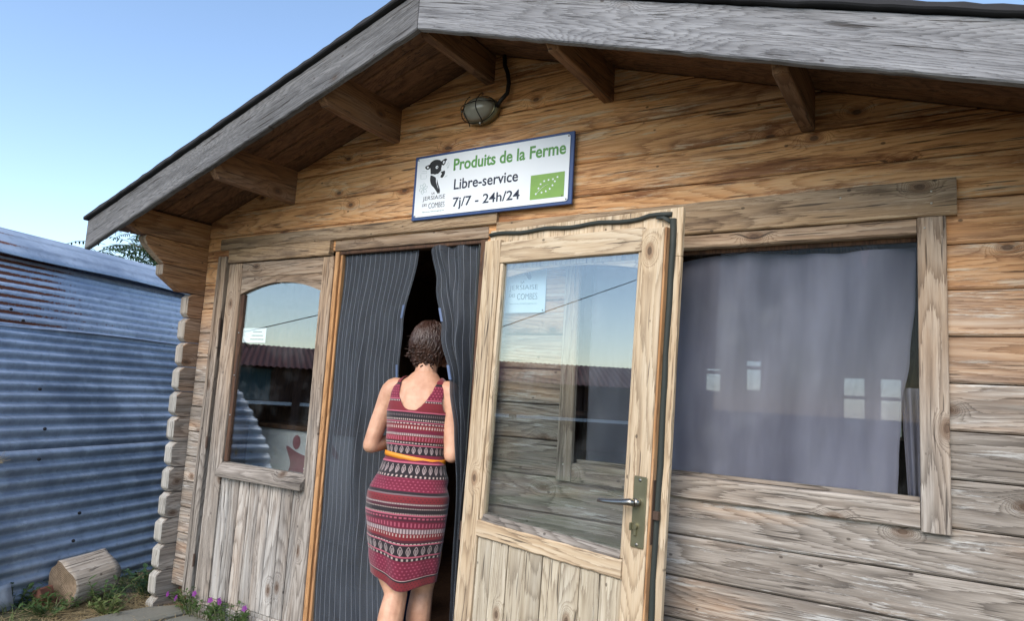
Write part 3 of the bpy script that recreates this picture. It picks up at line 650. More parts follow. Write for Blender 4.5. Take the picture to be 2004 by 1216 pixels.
# ================================================================== corrugated hut left of the shed
HA = math.radians(-16.246); AX = Vector((math.sin(HA), math.cos(HA), 0)); HN = Vector((-math.cos(HA), math.sin(HA), 0))
H0 = Vector((0, -2.6, 0))
def hut_pt(wd, z, s): q = H0+HN*wd+AX*s; return Vector((q.x, q.y, z))
def galv(name, c0, c1, rust, metal=.75, rough=.42):
    g = G(name); uv = g.sep(g.uv()); o = g.obj()
    n1 = g.noise(o, 2.2, 5, .65); n2 = g.noise(o, 26, 4, .7); n3 = g.noise(o, 70, 3, .7); n5 = g.noise(o, 7, 5, .7)
    col = g.mix(g.step(g.add(g.mul(n1, .7), g.mul(n5, .3)), .35, .65), lin(c0), lin(c1)); col = g.mix(g.mul(g.step(n2, .5, .75), .35), col, lin((86, 92, 98)))
    col = g.mix(g.mul(g.step(n5, .60, .72), .35), col, lin((196, 204, 214)))
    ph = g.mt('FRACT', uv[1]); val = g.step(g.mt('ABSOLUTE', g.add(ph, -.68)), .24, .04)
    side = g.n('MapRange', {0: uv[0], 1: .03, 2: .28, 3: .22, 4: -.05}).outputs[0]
    col = g.mix(g.mul(val, g.mad(n2, .3, .16)), col, lin((74, 84, 100)))  # valleys painted darker: shade put into the colour so the ridges stand out
    rm = g.step(g.add(g.add(g.mul(val, .5), g.mul(n3, .35)), g.add(g.mul(n1, .5), side)), 1.02-rust, 1.12-rust)
    col = g.mix(rm, col, g.mix(n2, lin((74, 44, 34)), lin((128, 72, 48))))
    return g.out(g.bsdf(col, g.mad(rm, .35, g.mad(n2, .22, rough-.1)), g.mad(n3, .6, n2), .25, .003, Metallic=g.mul(g.mt('SUBTRACT', 1.0, rm), metal)))
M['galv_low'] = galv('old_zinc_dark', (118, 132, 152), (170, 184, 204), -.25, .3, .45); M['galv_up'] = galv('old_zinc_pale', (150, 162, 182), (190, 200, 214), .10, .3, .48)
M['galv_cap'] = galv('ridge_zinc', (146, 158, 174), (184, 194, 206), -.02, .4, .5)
hut = empty('corrugated_hut', hut_pt(5.0, 0, 4.5), 'curved roofed grey blue corrugated iron hut beside the cabin', 'hut')
def profile(pts, n):
    """resample a smooth curve through (w,z) points to n+1 even points"""
    P = []; L = len(pts)
    for i in range(L-1):
        p0, p1, p2, p3 = [Vector((*pts[min(max(i+k-1, 0), L-1)], 0)) for k in range(4)]
        for k in range(20):
            t = k/20; P.append(.5*((2*p1)+(p2-p0)*t+(2*p0-5*p1+4*p2-p3)*t*t+(3*p1-p0-3*p2+p3)*t**3))
    P.append(Vector((*pts[-1], 0))); D = [0]
    for a, b in zip(P, P[1:]): D.append(D[-1]+(b-a).length)
    out = []; j = 0
    for i in range(n+1):
        d = D[-1]*i/n
        while j < len(D)-2 and D[j+1] < d: j += 1
        out.append(P[j].lerp(P[j+1], (d-D[j])/max(1e-9, D[j+1]-D[j])))
    return out, D[-1]
def sheet(pts, off, amp, pitch, mat, s0, s1, ns, seed, wav=.006, lip=0.0):
    _, L = profile(pts, 10); n = max(8, int(L/pitch*9)) if amp else 18
    P, L = profile(pts, n); bm = bmesh.new(); uvl = bm.loops.layers.uv.new('UVMap'); gr = []
    rs = random.Random(seed); k1, k2 = rs.uniform(1, 2), rs.uniform(2.5, 4)
    for i, p in enumerate(P):
        t = (P[min(i+1, n)]-P[max(i-1, 0)]).normalized(); nr = Vector((-t.y, t.x, 0)); d = L*i/n; row = []
        for j in range(ns+1):
            sa = s0 if s0 > 0 else -s0*p.x; s = sa+(s1-sa)*j/ns; e = 1-min(1, d/.10)
            a = off+amp*math.cos(2*math.pi*d/pitch)+wav*math.sin(k1*s+seed)*math.sin(k2*s)*(.3+e)+lip*e*max(0, math.sin(1.7*s+seed))
            row.append(bm.verts.new(hut_pt(p.x+nr.x*a, p.y+nr.y*a, s)))
        gr.append(row)
    for i in range(n):
        for j in range(ns):
            f = bm.faces.new((gr[i][j], gr[i][j+1], gr[i+1][j+1], gr[i+1][j]))
            for lp, (q, r) in zip(f.loops, ((i, j), (i, j+1), (i+1, j+1), (i+1, j))): lp[uvl].uv = (r/ns, L*q/n/pitch)
    o = finish('metal_sheet', bm, mat, hut, smooth=True); m = o.modifiers.new('thickness', 'SOLIDIFY'); m.thickness = .0015
    return o
PL = [(3.712, -1.375), (3.728, -1.15), (3.752, -.98), (3.80, -.76), (3.86, -.49)]
PM = [(3.845, -.52), (3.92, -.36), (4.03, -.17), (4.16, .02), (4.285, .20), (4.36, .28)]
PT = [(4.33, .265), (4.42, .37), (4.52, .48), (4.63, .595), (4.75, .71), (4.88, .81), (5.02, .90), (5.15, .955)]
PC = [(4.70, .775), (4.81, .865), (4.95, .945), (5.10, 1.01), (5.26, 1.056), (5.42, 1.072), (5.60, 1.05), (5.78, .98)]
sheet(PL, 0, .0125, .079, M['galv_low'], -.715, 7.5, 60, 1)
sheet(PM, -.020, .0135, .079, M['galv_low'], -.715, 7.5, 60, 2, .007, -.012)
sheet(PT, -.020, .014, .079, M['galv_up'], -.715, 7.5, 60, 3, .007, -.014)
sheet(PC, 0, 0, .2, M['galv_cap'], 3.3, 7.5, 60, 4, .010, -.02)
mir = lambda P: [(10.84-a, b) for a, b in P][::-1]
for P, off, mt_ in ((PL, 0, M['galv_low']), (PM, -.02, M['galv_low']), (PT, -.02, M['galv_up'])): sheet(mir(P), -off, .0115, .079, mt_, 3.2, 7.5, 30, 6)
for s in (3.46, 7.45):
    bm = bmesh.new(); outl = PL+PM[1:]+PT[1:]+PC[2:5]; outl = [(a+.03, b-.03) for a, b in outl]; outl += mir(outl)
    f = [bm.verts.new(hut_pt(a, b, s)) for a, b in outl]; k = [bm.verts.new(hut_pt(a, b, s+.03)) for a, b in outl]
    bm.faces.new(f); bm.faces.new(k[::-1])
    for i in range(len(f)): bm.faces.new((f[i], f[(i+1) % len(f)], k[(i+1) % len(f)], k[i]))
    finish('end_wall', bm, M['inner'], hut)
bm = bmesh.new(); rs = random.Random(4)
for (wd, z), ss in (((3.70, -1.20), (2.75, 3.4)), ((3.712, -1.04), (2.80, 3.5)), ((3.745, -.885), (2.83, 3.55)), ((3.79, -.70), (2.86,)), ((3.835, -.545), (2.9, 3.3)), ((3.88, -.37), (3.35,)), ((4.02, -.135), (3.0, 3.4)), ((4.36, .30), (3.32, 3.5)), ((4.44, .37), (3.35, 3.47)), ((4.59, .50), (3.5, 3.8))):
    for s in ss:
        c = hut_pt(wd-.012, z, s); ball(bm, c, (.011, .011, .010), 8, 6)
tag(finish('roofing_screw', bm, M['wire'], hut), kind='stuff')
bm = bmesh.new(); rs = random.Random(8)                            # bent offcut hanging at the foot of the hut
P = [(3.655, -1.335), (3.668, -1.30), (3.680, -1.27), (3.690, -1.245), (3.70, -1.22)]; gr = []
for i, (a, b) in enumerate(P): gr.append([bm.verts.new(hut_pt(a+.006*math.sin(j*1.9), b+.02*(j/12)+.005*math.sin(j*1.3+i), 2.62+.5*j/12)) for j in range(13)])
for i in range(4):
    for j in range(12): bm.faces.new((gr[i][j], gr[i][j+1], gr[i+1][j+1], gr[i+1][j]))
fo = finish('bent_strip', bm, M['galv_cap'], hut, smooth=True); m = fo.modifiers.new('thickness', 'SOLIDIFY'); m.thickness = .003
# ------------------------------------------------------------------ firewood log and brick
M['bark'] = wood('debarked_log', 'x', 'y', ((116, 104, 92), (160, 148, 134), (196, 186, 172)), GRAY, gray=.5, stain=.5, stainc=(84, 74, 64), bump=1.6, knots=.6)
g = G('log_cut_face'); p = g.sep(g.obj()); rr = g.mt('SQRT', g.add(g.mul(p[1], p[1]), g.mul(p[2], p[2])))
rg = g.mt('SINE', g.mul(g.add(rr, g.mul(g.noise(g.obj(), 9, 3), .03)), 520.0)); v = g.mad(rg, .3, g.noise(g.obj(), 40, 3))
M['cut'] = g.out(g.bsdf(g.mix(v, lin((84, 70, 56)), lin((150, 130, 108))), .85, v, .4, .003))
def log_piece():
    bm = bmesh.new(); L = .26; n = 28; rs = random.Random(2); rings = []; lo = [rs.uniform(-.006, .006) for _ in range(n)]
    def rad(a, t): return .132*(1+.05*math.sin(2*a+.5)+.03*math.sin(5*a+1)+.02*math.sin(9*a+t*3))+lo[int(a/(2*math.pi)*n) % n]*.7-.004*t
    for t in [i/10 for i in range(11)]:
        rings.append([bm.verts.new((L*(t-.5)+.012*math.sin(3*a)*(t in (0, 1)), rad(a, t)*math.cos(a), rad(a, t)*math.sin(a)*.98)) for a in [2*math.pi*i/n for i in range(n)]])
    for a, b in zip(rings, rings[1:]):
        for i in range(n): bm.faces.new((a[i], a[(i+1) % n], b[(i+1) % n], b[i]))
    for rg_, mi in ((rings[0][::-1], 1), (rings[-1], 1)):
        c = bm.verts.new((rg_[0].co.x-(.004 if rg_[0].co.x > 0 else -.004), 0, 0))
        for i in range(n): bm.faces.new((rg_[i], rg_[(i+1) % n], c)).material_index = 1
    return bm
lg = finish('firewood_log', log_piece(), [M['bark'], M['cut']], None, local=True, smooth=False)
for p_ in lg.data.polygons: p_.use_smooth = p_.material_index == 0
lg.location = (-4.345, -.275, .140); lg.rotation_euler = (.3, math.radians(-8), math.radians(92))
tag(lg, 'short grey sawn log lying against the corrugated hut', 'log')
br = finish('brick', box(-.055, .055, -.10, .10, -.03, .03, .006), plain('worn_brick', (142, 92, 76), .9, 0, .2, 40), None, local=True)
br.location = (-4.44, -.40, .05); br.rotation_euler = (.2, math.radians(72), .5); tag(br, 'broken reddish brick at the left end of the log', 'brick')
g = G('paving_stone'); o = g.obj(); a_ = g.noise(o, 5, 5, .65); b_ = g.noise(o, 60, 4, .7)
M['stone'] = g.out(g.bsdf(g.mix(g.add(g.mul(a_, .7), g.mul(b_, .3)), lin((74, 76, 70)), lin((138, 136, 126))), .9, b_, .5, .006))
def slab(pts, z0, z1):
    bm = prism(pts, z0, z1, 'xy', .012); return bm
tag(finish('paving_slab', slab([(-3.96, -.60), (-3.72, -.50), (-3.70, -.02), (-3.84, .0), (-3.92, -.12), (-3.95, -.26)], -E-.05, -E+.028), M['stone']), 'worn grey stone slab in the ground by the cabin corner', 'paving slab')
tag(finish('paving_slab', slab([(-3.68, -.75), (-1.6, -.75), (-1.6, -.02), (-3.66, -.03)], -E-.05, -E+.022), M['stone']), 'long grey stone doorstep slab along the foot of the doors', 'paving slab')
# ------------------------------------------------------------------ plants
def leaf_mat(name, c0, c1, rough=.6):
    g = G(name); o = g.obj(); n_ = g.noise(o, 22, 3); v = g.mix(n_, lin(c0), lin(c1)); v = g.mix(g.mul(g.noise(o, 3, 3), .5), v, lin(c0))
    d = g.bsdf(v, rough); t = g.n('BsdfTranslucent', {'Color': v}).outputs[0]
    return g.out(g.n('MixShader', {0: .22, 1: d, 2: t}).outputs[0])
M['leaf'] = leaf_mat('weed_green', (48, 74, 38), (92, 118, 60)); M['leaf2'] = leaf_mat('dark_leaf', (34, 58, 34), (66, 96, 52)); M['grassg'] = leaf_mat('grass_green', (74, 92, 46), (132, 144, 84))
M['straw'] = leaf_mat('dry_straw', (150, 132, 98), (206, 188, 148)); M['petal'] = leaf_mat('violet_petal', (78, 26, 98), (150, 56, 150)); M['stem'] = leaf_mat('green_stem', (76, 88, 52), (110, 116, 72))
M['barkt'] = wood('tree_bark', 'z', 'x', ((60, 48, 38), (92, 76, 60), (120, 104, 86)), GRAY, stain=.3, bump=1.2, knots=0.0)
def leaf(bm, base, d, up, L, wd, mi=0, curl=.15):
    d = Vector(d).normalized(); s_ = d.cross(Vector(up)); s_ = (s_ if s_.length > 1e-3 else d.orthogonal()).normalized(); n_ = s_.cross(d)
    b = Vector(base); pr = [(0, .10), (.3, .85), (.6, .8), (1, 0.02)]; rows = []
    for t, k in pr:
        c = b+d*L*t-n_*curl*L*t*t; rows.append((bm.verts.new(c-s_*wd*k*.5+n_*wd*.12*k), bm.verts.new(c), bm.verts.new(c+s_*wd*k*.5+n_*wd*.12*k)))
    for a, c in zip(rows, rows[1:]):
        for j in (0, 1): bm.faces.new((a[j], a[j+1], c[j+1], c[j])).material_index = mi
def weed(name, loc, h, n, label, cat, seed, mat, group=None, spread=.12, L=.06, wd=.03):
    rs = random.Random(seed); root = empty(name, (loc[0], loc[1], loc[2]+E), label, cat, group)
    bs, bl = bmesh.new(), bmesh.new()
    for k in range(n):
        a = rs.uniform(0, 6.28); r = rs.uniform(.2, 1)*spread; hh = h*rs.uniform(.5, 1); x0, y0 = loc[0]+.25*r*math.cos(a), loc[1]+.25*r*math.sin(a)
        pts = [Vector((lerp(x0, loc[0]+r*math.cos(a), t), lerp(y0, loc[1]+r*math.sin(a), t), loc[2]+hh*(t**.8))) for t in (0, .35, .7, 1)]
        tube(bs, pts, [.003, .0025, .002, .0012], 5)
        for i in range(1, 11):
            t = i/10; p = pts[0].lerp(pts[1], t/.35) if t < .35 else (pts[1].lerp(pts[2], (t-.35)/.35) if t < .7 else pts[2].lerp(pts[3], (t-.7)/.3))
            b = rs.uniform(0, 6.28); leaf(bl, p, (math.cos(b), math.sin(b), rs.uniform(.0, .8)), (0, 0, 1), L*rs.uniform(.6, 1.2), wd*rs.uniform(.7, 1.2))
    finish('stem', bs, M['stem'], root, recalc=False); finish('foliage', bl, mat, root, smooth=True, recalc=False)
    return root
weed('weed_plant', (-4.13, -.27, -E), .17, 9, 'small green weed growing in front of the log', 'plant', 1, M['leaf'], L=.055, wd=.022, spread=.15)
weed('weed_plant', (-4.15, .02, -E), .22, 16, 'dark green weeds between the log and the cabin corner', 'plant', 2, M['leaf2'], spread=.18, L=.05, wd=.03)
weed('weed_plant', (-4.06, .22, -E), .34, 12, 'tall dark weed against the cabin corner logs', 'plant', 3, M['leaf2'], spread=.10, L=.05, wd=.028)
weed('weed_plant', (-4.48, -.58, -E), .15, 26, 'low leafy weeds at the left foot of the corrugated hut', 'plant', 4, M['leaf'], spread=.24, L=.045, wd=.022)
weed('weed_plant', (-4.38, -.30, -E), .14, 10, 'pale trailing weed under the end of the log', 'plant', 5, M['grassg'], spread=.16, L=.05, wd=.015)
def flowering(loc, seed, nst, spread, label):
    rs = random.Random(seed); root = empty('flowering_plant', (loc[0], loc[1], loc[2]+E), label, 'flowers'); bs, bl, bf = bmesh.new(), bmesh.new(), None
    heads = []
    for k in range(nst):
        a = rs.uniform(0, 6.28); r = rs.uniform(.1, 1)**.6*spread; h = rs.uniform(.07, .17)*(1.1-.4*r/spread)
        tip = Vector((loc[0]+r*math.cos(a)*1.5, loc[1]+r*math.sin(a)*.6, loc[2]+h)); b = Vector((lerp(loc[0], tip.x, .5), lerp(loc[1], tip.y, .5), loc[2]))
        tube(bs, [b, b.lerp(tip, .5)+Vector((0, 0, .02)), tip], [.0022, .002, .0012], 5)
        for i in range(9):
            p = b.lerp(tip, rs.uniform(.3, 1)); c = rs.uniform(0, 6.28); leaf(bl, p, (math.cos(c), math.sin(c), rs.uniform(-.1, .7)), (0, 0, 1), rs.uniform(.022, .04), rs.uniform(.010, .018))
        heads.append(tip)
    finish('stem', bs, M['stem'], root, recalc=False); finish('foliage', bl, M['leaf'], root, smooth=True, recalc=False)
    for t in heads[::8]:
        bm = bmesh.new(); f = Vector((rs.uniform(-.3, .3), -1, rs.uniform(.1, .6))).normalized(); s_ = f.orthogonal().normalized(); q = f.cross(s_); c = t+Vector((0, -.01, .012))
        for k in range(5):
            a = k*1.2566; leaf(bm, c, s_*math.cos(a)+q*math.sin(a)+f*.25, f, .019, .018)
        finish('flower', bm, M['petal'], root, recalc=False)
flowering((-3.60, -.02, -E+.02), 11, 46, .17, 'low bushy flowers with violet petals below the left door leaf')
flowering((-3.30, -.06, -E+.02), 12, 30, .13, 'small violet flowers right of the bushy clump at the doorstep')
def tuft(name, c, dirn, n, L, seed, label):
    rs = random.Random(seed); bm = bmesh.new(); c = Vector(c)
    for k in range(n):
        d = (Vector(dirn)+Vector((rs.uniform(-1, 1), rs.uniform(-1, 1), rs.uniform(-1, 1)))*.9).normalized(); l = L*rs.uniform(.4, 1); s_ = d.orthogonal()*rs.uniform(.1, .5)*l
        tube(bm, [c+d*l*-.4, c+d*l*.2+s_*.3, c+d*l*.6+s_], [.0012, .001, .0005], 4)
    return tag(finish(name, bm, M['straw'], recalc=False), label, 'dry grass')
tuft('grass_tuft', hut_pt(3.80, -.525, 2.72), (.3, -.5, -.5), 26, .11, 3, 'dry grass tuft caught in the sheet joint of the corrugated hut')
tuft('grass_tuft', hut_pt(3.80, -.545, 3.02), (.1, -.4, .4), 16, .10, 4, 'thin dry stalks in the sheet joint nearest the cabin corner')
# grass, straw litter and leaves on the soil
def scatter(name, n, area, mat, hmin, hmax, flat_, seed, avoid=None):
    rs = random.Random(seed); bm = bmesh.new()
    for k in range(n):
        x, y = rs.uniform(area[0], area[1]), rs.uniform(area[2], area[3])
        if avoid and avoid(x, y): continue
        z = ground_z(x, y); a = rs.uniform(0, 6.28); l = rs.uniform(hmin, hmax); d = Vector((math.cos(a)*flat_, math.sin(a)*flat_, rs.uniform(.02, .15) if flat_ > .9 else 1)).normalized()
        s_ = Vector((-math.sin(a), math.cos(a), 0))*.0022; b = Vector((x, y, z+(.006 if flat_ > .9 else -.002))); m_ = b+d*l*.55; t = b+d*l+Vector((math.cos(a), math.sin(a), -.3))*l*.2*(flat_ < .9)
        v = [bm.verts.new(q) for q in (b-s_, b+s_, m_+s_*.8, m_-s_*.8, t)]
        bm.faces.new(v[:4]); bm.faces.new((v[3], v[2], v[4]))
    return tag(finish(name, bm, mat, recalc=False), kind='stuff')
def hutside(x, y): return (Vector((x, y, 0))-H0).dot(HN) > 3.70
scatter('grass', 2600, (-5.4, -3.9, -2.2, .2), M['grassg'], .04, .13, .45, 21, lambda x, y: hutside(x, y) or (x > -4.2 and y > -.7))
scatter('grass', 7000, (-9, 1.5, -9, -.9), M['grassg'], .04, .12, .5, 22, hutside)
scatter('straw_litter', 900, (-4.6, -3.5, -.8, .25), M['straw'], .05, .20, 1.0, 23, hutside)
scatter('straw_litter', 700, (-4.3, -3.75, -.6, .05), M['straw'], .08, .24, 1.0, 24)
# ------------------------------------------------------------------ tree behind the hut
def frond_tree(name, loc, H, crown_r, nf, seed, label, mat, cat='tree', frond=.8, low=.35):
    rs = random.Random(seed); root = empty(name, (loc[0], loc[1], 0), label, cat); bt, bl = bmesh.new(), bmesh.new(); base = Vector((loc[0], loc[1], -E))
    tips = []; top = base+Vector((.1, .1, H*.8)); tube(bt, [base, base.lerp(top, .3)+Vector((.06, 0, 0)), base.lerp(top, .7), top], [.14, .11, .07, .02], 10)
    for k in range(26):
        t = rs.uniform(low, 1); a = rs.uniform(0, 6.28); p = base.lerp(top, t*.9); q = p+Vector((math.cos(a), math.sin(a), rs.uniform(.1, .8))).normalized()*crown_r*rs.uniform(.5, 1)
        tube(bt, [p, p.lerp(q, .5)+Vector((0, 0, .1)), q], [.03, .018, .006], 6); tips += [p.lerp(q, f) for f in (.45, .65, .8, .9, 1)]
    for k in range(nf):
        p = rs.choice(tips)+Vector((rs.gauss(0, .1), rs.gauss(0, .1), rs.gauss(0, .1))); a = rs.uniform(0, 6.28); d = Vector((math.cos(a), math.sin(a), rs.uniform(-.1, .7))).normalized(); L = frond*rs.uniform(.5, 1)
        pts = [p+d*L*t-Vector((0, 0, .35*L*t*t)) for t in (0, .25, .5, .75, 1)]; tube(bl, pts, [.004, .004, .003, .002, .001], 4)
        s_ = d.cross(Vector((0, 0, 1))).normalized()
        for i in range(9):
            t = .18+.82*i/8.5; j = min(3, int(t*4)); q = pts[j].lerp(pts[j+1], t*4-j)
            for sg in (-1, 1): leaf(bl, q, s_*sg+d*.45-Vector((0, 0, rs.uniform(.2, .7))), (0, 0, 1), L*.19*(1.15-.5*t), L*.055)
    finish('trunk', bt, M['barkt'], root, smooth=True, recalc=False); finish('crown', bl, mat, root, recalc=False)
frond_tree('sumac_tree', (-9.25, 2.7), 4.0, .95, 520, 5, 'dark green tree with drooping feathery fronds beyond the hut roof', M['leaf2'], frond=.62, low=.5)
frond_tree('sumac_tree', (-14.6, -8.6), 2.75, .9, 260, 6, 'leafy bush tree behind the red roofed barn', M['leaf2'], frond=.5)
# ================================================================== what stands behind the camera and shows in the panes
BD = Vector((.775, .632, 0)); BL = Vector((-.632, .775, 0)); B0 = Vector((-11.6, -6.9, 0))
def barn_pt(l, d, z): q = B0+BL*l-BD*d; return Vector((q.x, q.y, z))
barn = empty('open_barn', (B0.x, B0.y, 0), 'low brown barn with dark red corrugated roof across the yard, mirrored in the panes', 'barn')
M['redroof'] = plain('red_roof_sheet', (88, 36, 40), .95, 0, .2, 4); M['barnwood'] = plain('dark_barn_boards', (78, 52, 42), .8, 0, .25, 3); M['teal'] = plain('teal_tarpaulin', (36, 88, 96), .6, 0, .2, 3)
bm = bmesh.new(); n = 1280; rows = []
for k in range(n+1):
    l = -10+20*k/n; a = .011*math.cos(2*math.pi*k/8); rows.append([bm.verts.new(barn_pt(l, d, z+a)) for d, z in ((-.35, .28), (1.8, .60), (4.0, .90))])
for a, b in zip(rows, rows[1:]):
    for j in (0, 1): bm.faces.new((a[j], a[j+1], b[j+1], b[j]))
ro = finish('roof', bm, M['redroof'], barn); m = ro.modifiers.new('thickness', 'SOLIDIFY'); m.thickness = .004
def bbox(l0, l1, d0, d1, z0, z1):
    bm = bmesh.new(); v = [bm.verts.new(barn_pt(l, d, z)) for l in (l0, l1) for d in (d0, d1) for z in (z0, z1)]
    for f in ((0, 1, 3, 2), (4, 6, 7, 5), (0, 4, 5, 1), (2, 3, 7, 6), (0, 2, 6, 4), (1, 5, 7, 3)): bm.faces.new([v[i] for i in f])
    return bm
finish('back_wall', bbox(-10, 10, 3.8, 3.9, -E, .84), M['barnwood'], barn)
for l in (-9.9, 9.8): finish('end_wall', bbox(l, l+.1, 0, 3.8, -E, .26), M['barnwood'], barn)
for l in [-9.9+1.0*i for i in range(20)]: finish('wall_board', bbox(l+.01, l+.985, .02, .05, -.40, .24), M['teal'] if 9 < l+9.9 < 11.5 else M['barnwood'], barn)
for l in (-9.5, -5, -.5, 4, 8.5): finish('post', bbox(l, l+.16, -.12, .015, -E, .24), M['barnwood'], barn)
finish('feed_rail', bbox(-9.8, 9.8, -.10, .01, -.48, -.415), M['sign_white'], barn)
pole = empty('utility_pole', (-6.0, -8.4, 0), 'wooden utility pole holding the overhead wire across the yard', 'pole')
bm = bmesh.new(); tube(bm, [(-6.0, -8.4, -E), (-6.0, -8.4, 3.6)], [.12, .09], 12); finish('pole_shaft', bm, M['barnwood'], pole, smooth=True)
bm = bmesh.new(); tube(bm, [(-6.0, -8.4, 3.3), (-6.0, -8.4, 3.42)], .05, 10); ball(bm, (-6.0, -8.27, 3.2), (.04, .05, .06), 8, 6); finish('insulator', bm, M['galv_cap'], pole)
bm = bmesh.new(); tube(bm, [(-6.3, -1.0, .36), (-7.0, -1.9, .42), (-7.2, -2.8, .585), (-7.05, -3.8, .92), (-6.5, -5.9, 1.85), (-6.0, -8.25, 3.2)], .006, 6)
tag(finish('overhead_wire', bm, M['cable']), 'thin overhead wire crossing the sky, mirrored in the panes', 'wire')
# ================================================================== the woman in the doorway
WZ = math.radians(17); WLOC = Vector((-2.088, -.10, .0))
g = G('skin'); o = g.obj(); n1 = g.noise(o, 14, 4, .6); n2 = g.noise(o, 160, 2)
n1b = g.noise(o, 5, 3)
sk = g.mix(g.step(g.add(g.mul(n1, .6), g.mul(n1b, .4)), .3, .7), lin((172, 124, 98)), lin((212, 166, 138)))
mole = g.n('TexVoronoi', {'Vector': o, 'Scale': 34.0}).outputs['Distance']
sk = g.mix(g.mul(g.step(mole, .07, .04), .35), sk, lin((120, 76, 58)))
M['skin'] = g.out(g.bsdf(sk, .5, g.mad(n2, .5, n1), .12, .003, Subsurface_Weight=.08, Subsurface_Radius=(.02, .008, .004), Subsurface_Scale=.3))
def ring_loft(bm, rings, seg=28, uvl=None):
    """rings: (z, cx, cy, rx, ry) from bottom to top"""
    R_ = [[bm.verts.new((cx+rx*math.cos(2*math.pi*k/seg), cy+ry*math.sin(2*math.pi*k/seg), z)) for k in range(seg)] for z, cx, cy, rx, ry in rings]
    for a, b in zip(R_, R_[1:]):
        for k in range(seg): bm.faces.new((a[k], a[(k+1) % seg], b[(k+1) % seg], b[k]))
    bm.faces.new(R_[0][::-1]); bm.faces.new(R_[-1])
def limb(bm, pts, rad, seg=14, sub=4):
    """smooth tapered limb through joints, round ends"""
    P = [Vector(p) for p in pts]; L = len(P); A, B = [], []
    r = [q if isinstance(q, tuple) else (q, q) for q in rad]
    for i in range(L-1):
        p0, p1, p2, p3 = [P[min(max(i+k-1, 0), L-1)] for k in range(4)]
        for k in range(sub):
            t = k/sub; A.append(.5*((2*p1)+(p2-p0)*t+(2*p0-5*p1+4*p2-p3)*t*t+(3*p1-p0-3*p2+p3)*t**3)); s = t*t*(3-2*t)
            B.append((lerp(r[i][0], r[i+1][0], s), lerp(r[i][1], r[i+1][1], s)))
    A.append(P[-1]); B.append(r[-1])
    d0 = (A[0]-A[1]).normalized(); d1 = (A[-1]-A[-2]).normalized(); m0, m1 = min(B[0]), min(B[-1])
    A = [A[0]+d0*m0*.9, A[0]+d0*m0*.6]+A+[A[-1]+d1*m1*.6, A[-1]+d1*m1*.9]
    B = [tuple(q*.35 for q in B[0]), tuple(q*.8 for q in B[0])]+B+[tuple(q*.8 for q in B[-1]), tuple(q*.35 for q in B[-1])]
    tube(bm, A, B, seg)
TORSO = [(.70, 0, -.01, .155, .105), (.78, 0, -.025, .176, .130), (.86, 0, -.028, .176, .132), (.93, 0, -.015, .158, .115), (1.0, 0, .0, .138, .098), (1.06, 0, .005, .131, .092),
         (1.13, 0, .005, .137, .098), (1.20, 0, .008, .147, .104), (1.27, 0, .006, .154, .102), (1.32, 0, .004, .150, .094), (1.36, 0, .008, .142, .080), (1.39, 0, .012, .122, .066), (1.415, 0, .018, .082, .058), (1.44, 0, .026, .060, .054)]
bm = bmesh.new(); ring_loft(bm, TORSO)
for s in (-1, 1): limb(bm, [(s*.050, -.045, 1.36), (s*.070, -.062, 1.31), (s*.064, -.068, 1.25)], [.018, .026, .016])
limb(bm, [(0, .02, 1.40), (0, .038, 1.47), (.004, .055, 1.53)], [.056, .052, .054])
HC = Vector((.006, .068, 1.575)); hm = bmesh.new()
ball(hm, (0, 0, 0), (.072, .090, .105), 28, 20)
for v in hm.verts:                                                   # jaw narrows, back of the skull is full
    if v.co.z < -.02: v.co.x *= 1-.28*min(1, (-.02-v.co.z)/.08); v.co.y += .012*min(1, (-.02-v.co.z)/.08)
    if v.co.y < 0 and v.co.z > -.03: v.co.y *= 1.06
HR = Matrix.Rotation(math.radians(-34), 3, 'Z') @ Matrix.Rotation(math.radians(6), 3, 'X')
limb(hm, [(0, .082, .012), (0, .096, -.008), (0, .106, -.030)], [.008, .010, .012], 8)         # nose
for s in (-1, 1):
    limb(hm, [(s*.072, -.004, .014), (s*.080, -.014, .0), (s*.073, -.004, -.028)], [(.012, .006), (.014, .006), (.008, .006)], 8)   # ears
    limb(hm, [(s*.016, .088, .022), (s*.045, .074, .026)], [.009, .007], 8)                    # brow
limb(hm, [(-.020, .086, -.056), (0, .095, -.054), (.020, .086, -.056)], [.006, .009, .006], 8)  # lips
limb(hm, [(-.012, .080, -.088), (.012, .080, -.088)], [.016, .016], 8)                         # chin
for v in hm.verts: v.co = HC+HR @ v.co
me = bpy.data.meshes.new('t'); hm.to_mesh(me); hm.free(); bm.from_mesh(me); bpy.data.meshes.remove(me)
def hand(bm, wrist, fwd, side, up):
    """palm, four curled fingers of different lengths and a thumb leaving the palm's side"""
    w_, f, s_, u = Vector(wrist), Vector(fwd).normalized(), Vector(side).normalized(), Vector(up).normalized()
    limb(bm, [w_, w_+f*.045, w_+f*.085], [(.022, .016), (.036, .015), (.038, .013)], 12)
    for k, (o_, L) in enumerate(((-.028, .062), (-.0095, .074), (.0095, .078), (.028, .070))):
        b = w_+f*.078+s_*o_; p1 = b+f*L*.42-u*L*.05; p2 = p1+f*L*.26-u*L*.22; p3 = p2+f*L*.06-u*L*.26
        limb(bm, [b, p1, p2, p3], [.0088, .0084, .0076, .0064], 8, 3)
    b = w_+f*.025+s_*.026; limb(bm, [b, b+f*.028+s_*.022-u*.008, b+f*.056+s_*.024-u*.020], [.0115, .0098, .0080], 8, 3)
